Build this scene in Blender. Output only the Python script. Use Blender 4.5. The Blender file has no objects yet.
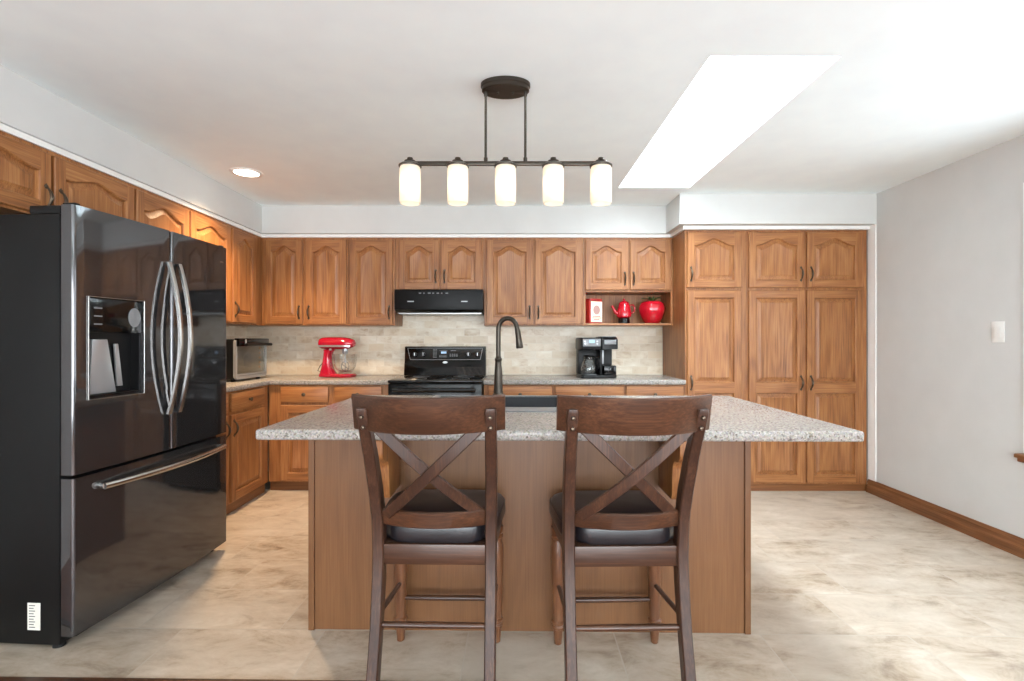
import bpy, bmesh, math, random
from mathutils import Vector, Matrix
random.seed(7)
SC = bpy.context.scene
COL = SC.collection
R = math.radians
PI = math.pi

# ------------------------------------------------------------------ camera, world, big lights, exposure
CAM_H = 1.25
cd = bpy.data.cameras.new('camera')
cd.sensor_fit = 'HORIZONTAL'
cd.sensor_width = 36.0
cd.lens = 36.0 * 500.0 / 1024.0
cd.clip_start = 0.02
cam = bpy.data.objects.new('camera', cd)
COL.objects.link(cam)
cam.location = (0, 0, CAM_H)
cam.rotation_euler = (R(90), 0, 0)
SC.camera = cam

SC.view_settings.view_transform = 'Standard'
SC.view_settings.look = 'None'
SC.view_settings.exposure = 1.18
SC.view_settings.gamma = 1.0
SC.view_settings.use_curve_mapping = False
try:
    SC.cycles.use_denoising = True
    SC.cycles.max_bounces = 10
    SC.cycles.diffuse_bounces = 10
    SC.cycles.transparent_max_bounces = 24
    SC.cycles.caustics_reflective = False
    SC.cycles.caustics_refractive = False
    SC.cycles.sample_clamp_indirect = 4.0
except Exception:
    pass

wd = bpy.data.worlds.new('world')
SC.world = wd
wd.use_nodes = True
bgn = wd.node_tree.nodes['Background']
bgn.inputs[0].default_value = (0.86, 0.93, 1.0, 1)
bgn.inputs[1].default_value = 2.2


def area(name, loc, rot, sx, sy, power, col):
    l = bpy.data.lights.new(name, 'AREA')
    l.shape = 'RECTANGLE'
    l.size = sx
    l.size_y = sy
    l.energy = power
    l.color = col
    o = bpy.data.objects.new(name, l)
    COL.objects.link(o)
    o.location = loc
    o.rotation_euler = rot
    return o


# daylight by window and skylight; the lamps behind the camera are added fill
area('patio_fill', (0.3, -3.2, 1.2), (R(122), 0, 0), 4.4, 2.0, 118, (0.91, 0.97, 1.0))  # added fill at an unseen patio opening, tilted up to brighten the ceiling
area('daylight_window', (2.93, 2.05, 1.36), (R(84), 0, R(90)), 1.6, 1.45, 3.0, (0.80, 0.91, 1.0))
area('daylight_window', (2.93, -1.6, 1.36), (R(125), 0, R(90)), 1.6, 1.45, 38, (0.86, 0.94, 1.0))  # out of view behind the camera, aimed upward as extra ceiling fill
area('daylight_skylight', (1.1, 2.99, 3.30), (0, 0, 0), 0.5, 1.7, 38, (0.85, 0.94, 1.0))


# ------------------------------------------------------------------ materials
def mat_new(name):
    m = bpy.data.materials.new(name)
    m.use_nodes = True
    nt = m.node_tree
    b = nt.nodes['Principled BSDF']
    return m, nt, b


def lin(c):
    return tuple(((v / 255.0) / 12.92 if v / 255.0 <= 0.04045 else ((v / 255.0 + 0.055) / 1.055) ** 2.4) for v in c) + (1.0,)


def simple(name, rgb, rough=0.5, metal=0.0, spec=0.5, bump=0.0, bscale=200.0, coat=0.0):
    m, nt, b = mat_new(name)
    # a faint procedural variation keeps the surface from looking computer flat
    tc = nt.nodes.new('ShaderNodeTexCoord')
    nz = nt.nodes.new('ShaderNodeTexNoise')
    nz.inputs['Scale'].default_value = 6.0
    nz.inputs['Detail'].default_value = 4.0
    nt.links.new(tc.outputs['Object'], nz.inputs['Vector'])
    mx = nt.nodes.new('ShaderNodeMix')
    mx.data_type = 'RGBA'
    c = lin(rgb)
    mx.inputs['A'].default_value = tuple(v * 0.95 for v in c[:3]) + (1,)
    mx.inputs['B'].default_value = tuple(min(1, v * 1.05) for v in c[:3]) + (1,)
    nt.links.new(nz.outputs['Fac'], mx.inputs['Factor'])
    nt.links.new(mx.outputs['Result'], b.inputs['Base Color'])
    b.inputs['Roughness'].default_value = rough
    b.inputs['Metallic'].default_value = metal
    b.inputs['Specular IOR Level'].default_value = spec
    b.inputs['Coat Weight'].default_value = coat
    b.inputs['Coat Roughness'].default_value = 0.08
    if bump:
        n2 = nt.nodes.new('ShaderNodeTexNoise')
        n2.inputs['Scale'].default_value = bscale
        n2.inputs['Detail'].default_value = 3.0
        nt.links.new(tc.outputs['Object'], n2.inputs['Vector'])
        bp = nt.nodes.new('ShaderNodeBump')
        bp.inputs['Strength'].default_value = bump
        bp.inputs['Distance'].default_value = 0.002
        nt.links.new(n2.outputs['Fac'], bp.inputs['Height'])
        nt.links.new(bp.outputs['Normal'], b.inputs['Normal'])
    return m


def wood(name, dark, mid, light, axis='Z', rough=0.45, coat=0.06, amt=1.0, spread=1.0):
    m, nt, b = mat_new(name)
    N, L = nt.nodes, nt.links
    tc = N.new('ShaderNodeTexCoord')
    oi = N.new('ShaderNodeObjectInfo')
    addv = N.new('ShaderNodeVectorMath')
    addv.operation = 'MULTIPLY_ADD'
    addv.inputs[1].default_value = (1, 1, 1)
    cmb = N.new('ShaderNodeCombineXYZ')
    mul = N.new('ShaderNodeMath')
    mul.operation = 'MULTIPLY'
    mul.inputs[1].default_value = 37.0
    L.new(oi.outputs['Random'], mul.inputs[0])
    for k in range(3):
        L.new(mul.outputs[0], cmb.inputs[k])
    L.new(tc.outputs['Object'], addv.inputs[0])
    L.new(cmb.outputs[0], addv.inputs[2])

    def mapped(sc):
        mp = N.new('ShaderNodeMapping')
        mp.inputs['Scale'].default_value = sc
        L.new(addv.outputs[0], mp.inputs['Vector'])
        return mp

    def sc3(a, l):
        return {'Z': (a, a, l), 'X': (l, a, a), 'Y': (a, l, a)}[axis]
    # broad cathedral figure
    mp1 = mapped(sc3(1.0, 0.16))
    n1 = N.new('ShaderNodeTexNoise')
    n1.inputs['Scale'].default_value = 4.0
    n1.inputs['Detail'].default_value = 2.0
    L.new(mp1.outputs[0], n1.inputs['Vector'])
    m1 = N.new('ShaderNodeMath')
    m1.operation = 'MULTIPLY'
    m1.inputs[1].default_value = 60.0
    L.new(n1.outputs['Fac'], m1.inputs[0])
    sn = N.new('ShaderNodeMath')
    sn.operation = 'SINE'
    L.new(m1.outputs[0], sn.inputs[0])
    # fine pores
    mp2 = mapped(sc3(1.0, 0.022))
    n2 = N.new('ShaderNodeTexNoise')
    n2.inputs['Scale'].default_value = 165.0
    n2.inputs['Detail'].default_value = 4.0
    n2.inputs['Roughness'].default_value = 0.6
    L.new(mp2.outputs[0], n2.inputs['Vector'])
    n3 = N.new('ShaderNodeTexNoise')
    n3.inputs['Scale'].default_value = 3.0
    n3.inputs['Detail'].default_value = 3.0
    L.new(mapped(sc3(1.0, 0.4)).outputs[0], n3.inputs['Vector'])
    a1 = N.new('ShaderNodeMath')
    a1.operation = 'MULTIPLY_ADD'
    a1.inputs[1].default_value = 0.05 * amt
    a1.inputs[2].default_value = 0.0
    L.new(sn.outputs[0], a1.inputs[0])
    a2 = N.new('ShaderNodeMath')
    a2.operation = 'MULTIPLY_ADD'
    a2.inputs[1].default_value = 0.75 * amt
    L.new(n2.outputs['Fac'], a2.inputs[0])
    L.new(a1.outputs[0], a2.inputs[2])
    a3 = N.new('ShaderNodeMath')
    a3.operation = 'MULTIPLY_ADD'
    a3.inputs[1].default_value = 0.20 * spread
    L.new(n3.outputs['Fac'], a3.inputs[0])
    L.new(a2.outputs[0], a3.inputs[2])
    rp = N.new('ShaderNodeValToRGB')
    c0 = 0.375 * amt + 0.10 * spread
    e = rp.color_ramp.elements
    e[0].position = max(0, c0 - 0.25)
    e[0].color = lin(dark)
    e[1].position = min(1, c0 + 0.24)
    e[1].color = lin(light)
    em = rp.color_ramp.elements.new(c0)
    em.color = lin(mid)
    L.new(a3.outputs[0], rp.inputs[0])
    # piece to piece tone
    hs = N.new('ShaderNodeHueSaturation')
    mr = N.new('ShaderNodeMapRange')
    mr.inputs['To Min'].default_value = 0.92
    mr.inputs['To Max'].default_value = 1.08
    L.new(oi.outputs['Random'], mr.inputs['Value'])
    L.new(mr.outputs[0], hs.inputs['Value'])
    L.new(rp.outputs[0], hs.inputs['Color'])
    L.new(hs.outputs[0], b.inputs['Base Color'])
    b.inputs['Roughness'].default_value = rough
    b.inputs['Coat Weight'].default_value = coat
    b.inputs['Coat Roughness'].default_value = 0.2
    bp = N.new('ShaderNodeBump')
    bp.inputs['Strength'].default_value = 0.12
    bp.inputs['Distance'].default_value = 0.001
    L.new(n2.outputs['Fac'], bp.inputs['Height'])
    L.new(bp.outputs['Normal'], b.inputs['Normal'])
    return m


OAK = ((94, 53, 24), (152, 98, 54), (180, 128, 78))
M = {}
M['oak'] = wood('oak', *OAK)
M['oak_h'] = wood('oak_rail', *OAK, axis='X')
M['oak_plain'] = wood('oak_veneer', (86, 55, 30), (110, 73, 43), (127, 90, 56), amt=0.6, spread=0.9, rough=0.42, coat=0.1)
M['oak_dark'] = wood('oak_base_trim', (86, 50, 24), (120, 74, 38), (142, 92, 52), axis='X')
M['oak_trim_y'] = wood('oak_moulding', (82, 50, 26), (118, 74, 42), (142, 96, 58), axis='Y')
M['espresso'] = wood('walnut_stain', (34, 20, 14), (58, 36, 25), (92, 62, 44), axis='Z', rough=0.4, coat=0.15, amt=0.9)
M['espresso_x'] = wood('walnut_stain_rail', (36, 21, 14), (66, 41, 27), (100, 66, 45), axis='X', rough=0.38, coat=0.2, amt=0.9)
M['leg_wood'] = wood('walnut_stain_turned', (58, 33, 20), (104, 66, 42), (138, 94, 62), axis='Z', rough=0.32, coat=0.35, amt=0.7)
M['wall'] = simple('wall_paint', (202, 202, 200), 0.85, bump=0.05, bscale=350)
M['white'] = simple('white_paint', (206, 207, 205), 0.8)
M['shaft_white'] = simple('shaft_paint', (244, 245, 245), 0.8)
M['ceiling'] = simple('ceiling_paint', (240, 250, 253), 0.9, bump=0.06, bscale=260)
M['trim_white'] = simple('white_gloss_trim', (240, 240, 237), 0.4)
M['leather'] = simple('dark_leather', (27, 26, 30), 0.34, bump=0.2, bscale=300, coat=0.1)
M['pewter'] = simple('antique_pewter', (92, 80, 68), 0.35, 0.9)
M['bronze'] = simple('oiled_bronze', (66, 60, 53), 0.32, 0.75)
M['steel'] = simple('brushed_steel', (190, 188, 184), 0.22, 1.0)
M['dark_steel'] = simple('black_stainless', (98, 97, 98), 0.06, 0.85)
M['fridge_side'] = simple('charcoal_case', (16, 16, 16), 0.5, spec=0.25)
M['black_gloss'] = simple('black_enamel', (9, 9, 10), 0.12, spec=0.35, coat=0.15)
M['black'] = simple('black_plastic', (13, 13, 14), 0.38, spec=0.3)
M['hood'] = simple('hood_enamel', (7, 7, 8), 0.4, spec=0.18)
M['liner'] = simple('oven_liner', (150, 152, 142), 0.35, 0.5)
M['rubber'] = simple('black_rubber', (12, 12, 12), 0.7)
M['grey_plastic'] = simple('grey_plastic', (120, 122, 124), 0.35)
M['silver'] = simple('silver_plastic', (176, 178, 180), 0.3, 0.6)
M['red'] = simple('red_enamel', (168, 14, 42), 0.15, coat=0.5)
M['red2'] = simple('red_ceramic', (182, 18, 36), 0.14, coat=0.6)
M['green'] = simple('leaf_green', (66, 92, 44), 0.4)
M['cream'] = simple('cream_enamel', (238, 226, 204), 0.35)
M['tinred'] = simple('tin_red', (170, 40, 34), 0.35)
M['sink'] = simple('black_composite', (40, 42, 46), 0.4)
M['paper'] = simple('paper_label', (226, 224, 214), 0.7)
M['ink'] = simple('dark_ink', (60, 60, 62), 0.7)
M['switch'] = simple('switch_plastic', (226, 226, 223), 0.4)
M['display'] = simple('display_lit', (150, 190, 230), 0.2)
M['orange'] = simple('oven_glow', (226, 150, 60), 0.3)


def emis(name, rgb, strength):
    m, nt, b = mat_new(name)
    b.inputs['Base Color'].default_value = lin(rgb)
    b.inputs['Emission Color'].default_value = lin(rgb)
    b.inputs['Emission Strength'].default_value = strength
    return m


M['lamp_lens'] = emis('lit_lens', (255, 246, 230), 4.0)


def glassy(name, tint=(1, 1, 1), refl=0.12, rough=0.02):
    m = bpy.data.materials.new(name)
    m.use_nodes = True
    nt = m.node_tree
    for n in list(nt.nodes):
        nt.nodes.remove(n)
    out = nt.nodes.new('ShaderNodeOutputMaterial')
    tr = nt.nodes.new('ShaderNodeBsdfTransparent')
    tr.inputs[0].default_value = tuple(tint) + (1,)
    gl = nt.nodes.new('ShaderNodeBsdfGlossy')
    gl.inputs['Roughness'].default_value = rough
    fr = nt.nodes.new('ShaderNodeLayerWeight')
    fr.inputs[0].default_value = 0.5
    pw = nt.nodes.new('ShaderNodeMath')
    pw.operation = 'POWER'
    pw.inputs[1].default_value = 3.0
    ma = nt.nodes.new('ShaderNodeMath')
    ma.operation = 'MULTIPLY_ADD'
    ma.inputs[1].default_value = 0.6
    ma.inputs[2].default_value = refl * 0.5
    nt.links.new(fr.outputs['Facing'], pw.inputs[0])
    nt.links.new(pw.outputs[0], ma.inputs[0])
    mx = nt.nodes.new('ShaderNodeMixShader')
    nt.links.new(ma.outputs[0], mx.inputs[0])
    nt.links.new(tr.outputs[0], mx.inputs[1])
    nt.links.new(gl.outputs[0], mx.inputs[2])
    nt.links.new(mx.outputs[0], out.inputs[0])
    return m


M['glass'] = glassy('window_glass', (1, 1, 1), 0.1)
M['clear'] = glassy('clear_glass', (0.97, 0.98, 0.98), 0.12)
M['smoke'] = glassy('dark_oven_glass', (0.80, 0.79, 0.76), 0.2)


def shade_glass():
    m, nt, b = mat_new('frosted_shade')
    b.inputs['Base Color'].default_value = (0.80, 0.74, 0.66, 1)
    b.inputs['Roughness'].default_value = 0.45
    b.inputs['Emission Color'].default_value = (1.0, 0.91, 0.80, 1)
    b.inputs['Emission Strength'].default_value = 0.12
    tl = nt.nodes.new('ShaderNodeBsdfTranslucent')
    tl.inputs[0].default_value = (0.85, 0.79, 0.71, 1)
    mx = nt.nodes.new('ShaderNodeMixShader')
    mx.inputs[0].default_value = 0.6
    out = nt.nodes['Material Output']
    nt.links.new(b.outputs[0], mx.inputs[1])
    nt.links.new(tl.outputs[0], mx.inputs[2])
    nt.links.new(mx.outputs[0], out.inputs[0])
    return m


M['shade'] = shade_glass()


def granite():
    m, nt, b = mat_new('granite')
    N, L = nt.nodes, nt.links
    tc = N.new('ShaderNodeTexCoord')
    v = N.new('ShaderNodeTexVoronoi')
    v.inputs['Scale'].default_value = 170
    L.new(tc.outputs['Object'], v.inputs['Vector'])
    n = N.new('ShaderNodeTexNoise')
    n.inputs['Scale'].default_value = 110
    n.inputs['Detail'].default_value = 5
    n.inputs['Roughness'].default_value = 0.7
    L.new(tc.outputs['Object'], n.inputs['Vector'])
    r1 = N.new('ShaderNodeValToRGB')
    e = r1.color_ramp.elements
    e[0].position = 0.36
    e[0].color = lin((52, 48, 44))
    e[1].position = 0.66
    e[1].color = lin((156, 144, 124))
    k = e.new(0.46)
    k.color = lin((86, 75, 60))
    k = e.new(0.56)
    k.color = lin((110, 98, 80))
    L.new(n.outputs['Fac'], r1.inputs[0])
    mx = N.new('ShaderNodeMix')
    mx.data_type = 'RGBA'
    mx.inputs['Factor'].default_value = 0.28
    L.new(r1.outputs[0], mx.inputs['A'])
    hsv = N.new('ShaderNodeHueSaturation')
    hsv.inputs['Saturation'].default_value = 0.12
    L.new(v.outputs['Color'], hsv.inputs['Color'])
    L.new(hsv.outputs[0], mx.inputs['B'])
    L.new(mx.outputs['Result'], b.inputs['Base Color'])
    b.inputs['Roughness'].default_value = 0.22
    b.inputs['Specular IOR Level'].default_value = 0.25
    return m


M['granite'] = granite()


def stone_tile(name, bw, rh, mortar, offset, shift, rot, cols, mcol, floor, rough, ns):
    m, nt, b = mat_new(name)
    N, L = nt.nodes, nt.links
    tc = N.new('ShaderNodeTexCoord')
    if floor:
        mp = N.new('ShaderNodeMapping')
        mp.vector_type = 'POINT'
        mp.inputs['Rotation'].default_value = (0, 0, rot)
        mp.inputs['Location'].default_value = shift
        L.new(tc.outputs['Object'], mp.inputs['Vector'])
        vec = mp.outputs[0]
    else:
        sp = N.new('ShaderNodeSeparateXYZ')
        L.new(tc.outputs['Object'], sp.inputs[0])
        ad = N.new('ShaderNodeMath')
        L.new(sp.outputs[0], ad.inputs[0])
        L.new(sp.outputs[1], ad.inputs[1])
        cb = N.new('ShaderNodeCombineXYZ')
        L.new(ad.outputs[0], cb.inputs[0])
        L.new(sp.outputs[2], cb.inputs[1])
        mp = N.new('ShaderNodeMapping')
        mp.inputs['Location'].default_value = shift
        L.new(cb.outputs[0], mp.inputs['Vector'])
        vec = mp.outputs[0]
    br = N.new('ShaderNodeTexBrick')
    br.offset = offset
    br.offset_frequency = 2
    br.inputs['Scale'].default_value = 1.0
    br.inputs['Brick Width'].default_value = bw
    br.inputs['Row Height'].default_value = rh
    br.inputs['Mortar Size'].default_value = mortar
    br.inputs['Mortar Smooth'].default_value = 0.2
    br.inputs['Bias'].default_value = 0.0
    br.inputs['Color1'].default_value = (0, 0, 0, 1)
    br.inputs['Color2'].default_value = (1, 1, 1, 1)
    br.inputs['Mortar'].default_value = (0.5, 0.5, 0.5, 1)
    L.new(vec, br.inputs['Vector'])
    # veining, different on every tile
    off = N.new('ShaderNodeVectorMath')
    off.operation = 'MULTIPLY_ADD'
    off.inputs[1].default_value = (3.1, 2.3, 1.7)
    L.new(br.outputs['Color'], off.inputs[0])
    L.new(vec, off.inputs[2])
    mp2 = N.new('ShaderNodeMapping')
    mp2.inputs['Rotation'].default_value = (0, 0, 0.35)
    mp2.inputs['Scale'].default_value = (0.55, 1.0, 1.0)
    L.new(off.outputs[0], mp2.inputs['Vector'])
    n1 = N.new('ShaderNodeTexNoise')
    n1.inputs['Scale'].default_value = ns
    n1.inputs['Detail'].default_value = 7
    n1.inputs['Roughness'].default_value = 0.70
    n1.inputs['Distortion'].default_value = 0.35
    L.new(mp2.outputs[0], n1.inputs['Vector'])
    n2 = N.new('ShaderNodeTexNoise')
    n2.inputs['Scale'].default_value = ns * 0.3
    n2.inputs['Detail'].default_value = 3
    L.new(mp2.outputs[0], n2.inputs['Vector'])
    rp = N.new('ShaderNodeValToRGB')
    e = rp.color_ramp.elements
    e[0].position = 0.30
    e[0].color = lin(cols[0])
    e[1].position = 0.68
    e[1].color = lin(cols[2])
    k = e.new(0.46)
    k.color = lin(cols[1])
    L.new(n1.outputs['Fac'], rp.inputs[0])
    mx = N.new('ShaderNodeMix')
    mx.data_type = 'RGBA'
    L.new(rp.outputs[0], mx.inputs['A'])
    mx.inputs['B'].default_value = lin(cols[3])
    mr = N.new('ShaderNodeMapRange')
    mr.inputs['From Min'].default_value = 0.42
    mr.inputs['From Max'].default_value = 0.72
    mr.inputs['To Max'].default_value = 0.75
    L.new(n2.outputs['Fac'], mr.inputs['Value'])
    L.new(mr.outputs[0], mx.inputs['Factor'])
    hs = N.new('ShaderNodeHueSaturation')
    mv = N.new('ShaderNodeMapRange')
    mv.inputs['To Min'].default_value = 0.93
    mv.inputs['To Max'].default_value = 1.05
    L.new(br.outputs['Color'], mv.inputs['Value'])
    L.new(mv.outputs[0], hs.inputs['Value'])
    L.new(mx.outputs['Result'], hs.inputs['Color'])
    m2 = N.new('ShaderNodeMix')
    m2.data_type = 'RGBA'
    L.new(br.outputs['Fac'], m2.inputs['Factor'])
    L.new(hs.outputs[0], m2.inputs['A'])
    m2.inputs['B'].default_value = lin(mcol)
    L.new(m2.outputs['Result'], b.inputs['Base Color'])
    b.inputs['Roughness'].default_value = rough
    bp = N.new('ShaderNodeBump')
    bp.invert = True
    bp.inputs['Strength'].default_value = 0.2
    bp.inputs['Distance'].default_value = 0.002
    L.new(br.outputs['Fac'], bp.inputs['Height'])
    L.new(bp.outputs['Normal'], b.inputs['Normal'])
    return m


ROT = R(-0.95)          # the island and the floor tiling sit about a degree off the room's axes
M['floor_tile'] = stone_tile('stone_floor_tile', 0.62, 0.343, 0.003, 0.68, (0.42, -1.802, 0), -ROT,
                             ((124, 104, 84), (178, 162, 142), (206, 195, 180), (192, 181, 166)), (184, 174, 160), True, 0.42, 8.0)
M['splash'] = stone_tile('travertine_splash_tile', 0.152, 0.072, 0.0022, 0.5, (0.03, 0.003, 0), 0,
                         ((186, 158, 124), (222, 208, 186), (240, 232, 216), (210, 190, 160)), (222, 212, 194), False, 0.35, 9.0)


def plank_floor():
    m, nt, b = mat_new('hardwood_planks')
    N, L = nt.nodes, nt.links
    tc = N.new('ShaderNodeTexCoord')
    br = N.new('ShaderNodeTexBrick')
    br.inputs['Scale'].default_value = 1
    br.inputs['Brick Width'].default_value = 0.9
    br.inputs['Row Height'].default_value = 0.083
    br.inputs['Mortar Size'].default_value = 0.001
    br.inputs['Color1'].default_value = lin((120, 70, 48))
    br.inputs['Color2'].default_value = lin((146, 88, 60))
    br.inputs['Mortar'].default_value = lin((60, 34, 24))
    L.new(tc.outputs['Object'], br.inputs['Vector'])
    L.new(br.outputs['Color'], b.inputs['Base Color'])
    b.inputs['Roughness'].default_value = 0.3
    return m


M['planks'] = plank_floor()


# ------------------------------------------------------------------ mesh helpers
class MB:
    """collects shapes; build() links them as one mesh object"""

    def __init__(self):
        self.v, self.f, self.m = [], [], []

    def add(self, verts, faces, mi=0, mx=None):
        o = len(self.v)
        for p in verts:
            p = Vector(p)
            if mx is not None:
                p = mx @ p
            self.v.append(p)
        for k, f in enumerate(faces):
            self.f.append([i + o for i in f])
            self.m.append(mi if isinstance(mi, int) else mi[k])

    def from_bm(self, bm, mi=0, mx=None):
        bm.verts.index_update()
        self.add([v.co.copy() for v in bm.verts], [[v.index for v in f.verts] for f in bm.faces], mi, mx)
        bm.free()

    def box(self, x0, x1, y0, y1, z0, z1, bev=0.0, mi=0, mx=None, seg=2):
        bm = bmesh.new()
        bmesh.ops.create_cube(bm, size=1)
        for v in bm.verts:
            v.co = Vector(((x0 + x1) / 2 + v.co.x * (x1 - x0), (y0 + y1) / 2 + v.co.y * (y1 - y0), (z0 + z1) / 2 + v.co.z * (z1 - z0)))
        if bev > 0:
            bmesh.ops.bevel(bm, geom=list(bm.edges), offset=bev, segments=seg, affect='EDGES', profile=0.5)
        self.from_bm(bm, mi, mx)
        return self

    def prism(self, poly, axis, a, b, bev=0.0, mi=0, mx=None, seg=2):
        """poly: 2-D points; axis 'X' (y,z), 'Y' (x,z) or 'Z' (x,y)"""
        def p3(p, t):
            return {'X': (t, p[0], p[1]), 'Y': (p[0], t, p[1]), 'Z': (p[0], p[1], t)}[axis]
        bm = bmesh.new()
        A = [bm.verts.new(p3(p, a)) for p in poly]
        B = [bm.verts.new(p3(p, b)) for p in poly]
        n = len(poly)
        fa = bm.faces.new(A)
        fb = bm.faces.new(list(reversed(B)))
        for i in range(n):
            bm.faces.new((A[i], B[i], B[(i + 1) % n], A[(i + 1) % n]))
        bmesh.ops.recalc_face_normals(bm, faces=list(bm.faces))
        if bev > 0:
            es = list(fa.edges) + list(fb.edges)
            bmesh.ops.bevel(bm, geom=es, offset=bev, segments=seg, affect='EDGES', profile=0.5)
        self.from_bm(bm, mi, mx)
        return self

    def lathe(self, prof, c=(0, 0, 0), seg=24, axis='Z', mi=0, mx=None, sx=1.0, sy=1.0, fn=None, caps=True):
        """prof: (radius, height) pairs from one end to the other"""
        vs, fs = [], []
        n = len(prof)
        for (r, h) in prof:
            for k in range(seg):
                a = 2 * PI * k / seg
                rr = r * (fn(a, h) if fn else 1.0)
                x, y = rr * math.cos(a) * sx, rr * math.sin(a) * sy
                p = {'Z': (x, y, h), 'X': (h, x, y), 'Y': (x, h, y)}[axis]
                vs.append((p[0] + c[0], p[1] + c[1], p[2] + c[2]))
        for i in range(n - 1):
            for k in range(seg):
                k2 = (k + 1) % seg
                fs.append((i * seg + k, i * seg + k2, (i + 1) * seg + k2, (i + 1) * seg + k))
        if caps:
            fs.append(tuple(range(seg - 1, -1, -1)))
            fs.append(tuple((n - 1) * seg + k for k in range(seg)))
        self.add(vs, fs, mi, mx)
        return self

    def tube(self, pts, rad, seg=12, mi=0, mx=None, flat=1.0, closed=False):
        P = [Vector(p) for p in pts]
        n = len(P)
        rads = rad if isinstance(rad, (list, tuple)) else [rad] * n
        vs, fs = [], []
        up = Vector((0, 0, 1))
        prev = None
        for i in range(n):
            t = (P[min(i + 1, n - 1)] - P[max(i - 1, 0)]).normalized() if not closed else (P[(i + 1) % n] - P[i - 1]).normalized()
            if prev is None:
                ref = up if abs(t.dot(up)) < 0.95 else Vector((1, 0, 0))
                a = t.cross(ref).normalized()
            else:
                a = (prev - t * prev.dot(t)).normalized()
            prev = a
            b = t.cross(a)
            for k in range(seg):
                an = 2 * PI * k / seg
                vs.append(P[i] + a * (rads[i] * math.cos(an)) + b * (rads[i] * flat * math.sin(an)))
        m = n if closed else n - 1
        for i in range(m):
            j = (i + 1) % n
            for k in range(seg):
                k2 = (k + 1) % seg
                fs.append((i * seg + k, i * seg + k2, j * seg + k2, j * seg + k))
        if not closed:
            fs.append(tuple(range(seg - 1, -1, -1)))
            fs.append(tuple((n - 1) * seg + k for k in range(seg)))
        self.add(vs, fs, mi, mx)
        return self

    def sweep(self, pts, secs, mi=0, mx=None):
        """rectangular section along pts; secs = (half x, half y) given in world x / y of each ring"""
        vs, fs = [], []
        for p, (hx, hy) in zip(pts, secs):
            x, y, z = p
            c = 0.22
            for (ax, ay) in ((-1, -1 + c), (-1 + c, -1), (1 - c, -1), (1, -1 + c), (1, 1 - c), (1 - c, 1), (-1 + c, 1), (-1, 1 - c)):
                vs.append((x + ax * hx, y + ay * hy, z))
        n = len(pts)
        for i in range(n - 1):
            for k in range(8):
                k2 = (k + 1) % 8
                fs.append((i * 8 + k, i * 8 + k2, (i + 1) * 8 + k2, (i + 1) * 8 + k))
        fs.append(tuple(range(7, -1, -1)))
        fs.append(tuple((n - 1) * 8 + k for k in range(8)))
        self.add(vs, fs, mi, mx)
        return self

    def build(self, name, mats, parent=None, smooth=35):
        me = bpy.data.meshes.new(name)
        me.from_pydata([tuple(v) for v in self.v], [], self.f)
        if not isinstance(mats, (list, tuple)):
            mats = [mats]
        for mm in mats:
            me.materials.append(mm)
        me.polygons.foreach_set('material_index', self.m)
        bm = bmesh.new()
        bm.from_mesh(me)
        bmesh.ops.recalc_face_normals(bm, faces=list(bm.faces))
        bm.to_mesh(me)
        bm.free()
        if smooth:
            me.polygons.foreach_set('use_smooth', [True] * len(me.polygons))
            me.set_sharp_from_angle(angle=R(smooth))
        me.update()
        o = bpy.data.objects.new(name, me)
        COL.objects.link(o)
        if parent is not None:
            o.parent = parent
        return o


def thing(name, label, cat, loc=(0, 0, 0), rz=0.0, group=None):
    o = bpy.data.objects.new(name, None)
    o.empty_display_size = 0.1
    COL.objects.link(o)
    o.location = loc
    o.rotation_euler = (0, 0, rz)
    return tag(o, label, cat, group)


def tag(o, label, cat, group=None):
    o['label'] = label
    o['category'] = cat
    if group:
        o['group'] = group
    return o


def struct(o, label=None):
    o['kind'] = 'structure'
    if label:
        o['label'] = label
    return o


def copy_tree(o, parent=None):
    c = o.copy()
    COL.objects.link(c)
    if parent is not None:
        c.parent = parent
    for ch in [x for x in bpy.data.objects if x.parent == o]:
        copy_tree(ch, c)
    return c


# ------------------------------------------------------------------ the room
LX, RX, BY, FY, CZ = -2.54, 2.955, 4.77, -3.3, 2.44
SOF = 2.195

# floor: stone tile up to the threshold line, hardwood on the camera's side of it
TH = 1.838


def edge_y(x):
    return TH + math.tan(ROT) * (x + 0.9)


mb = MB()
mb.prism([(LX, edge_y(LX)), (RX, edge_y(RX)), (RX, BY), (LX, BY)], 'Z', -0.05, 0.0)
struct(mb.build('floor', M['floor_tile'], smooth=0), 'pale stone floor tile with faint grout lines')
mb = MB()
mb.prism([(LX, FY), (RX, FY), (RX, edge_y(RX) - 0.045), (LX, edge_y(LX) - 0.045)], 'Z', -0.05, 0.0)
struct(mb.build('floor', M['planks'], smooth=0), 'red brown hardwood floor in front of the stone tile')
mb = MB()
mb.prism([(LX, edge_y(LX) - 0.045), (RX, edge_y(RX) - 0.045), (RX, edge_y(RX)), (LX, edge_y(LX))], 'Z', -0.05, 0.004)
struct(mb.build('trim_1', M['espresso_x'], smooth=0), 'dark wooden threshold strip between tile and hardwood')

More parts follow.
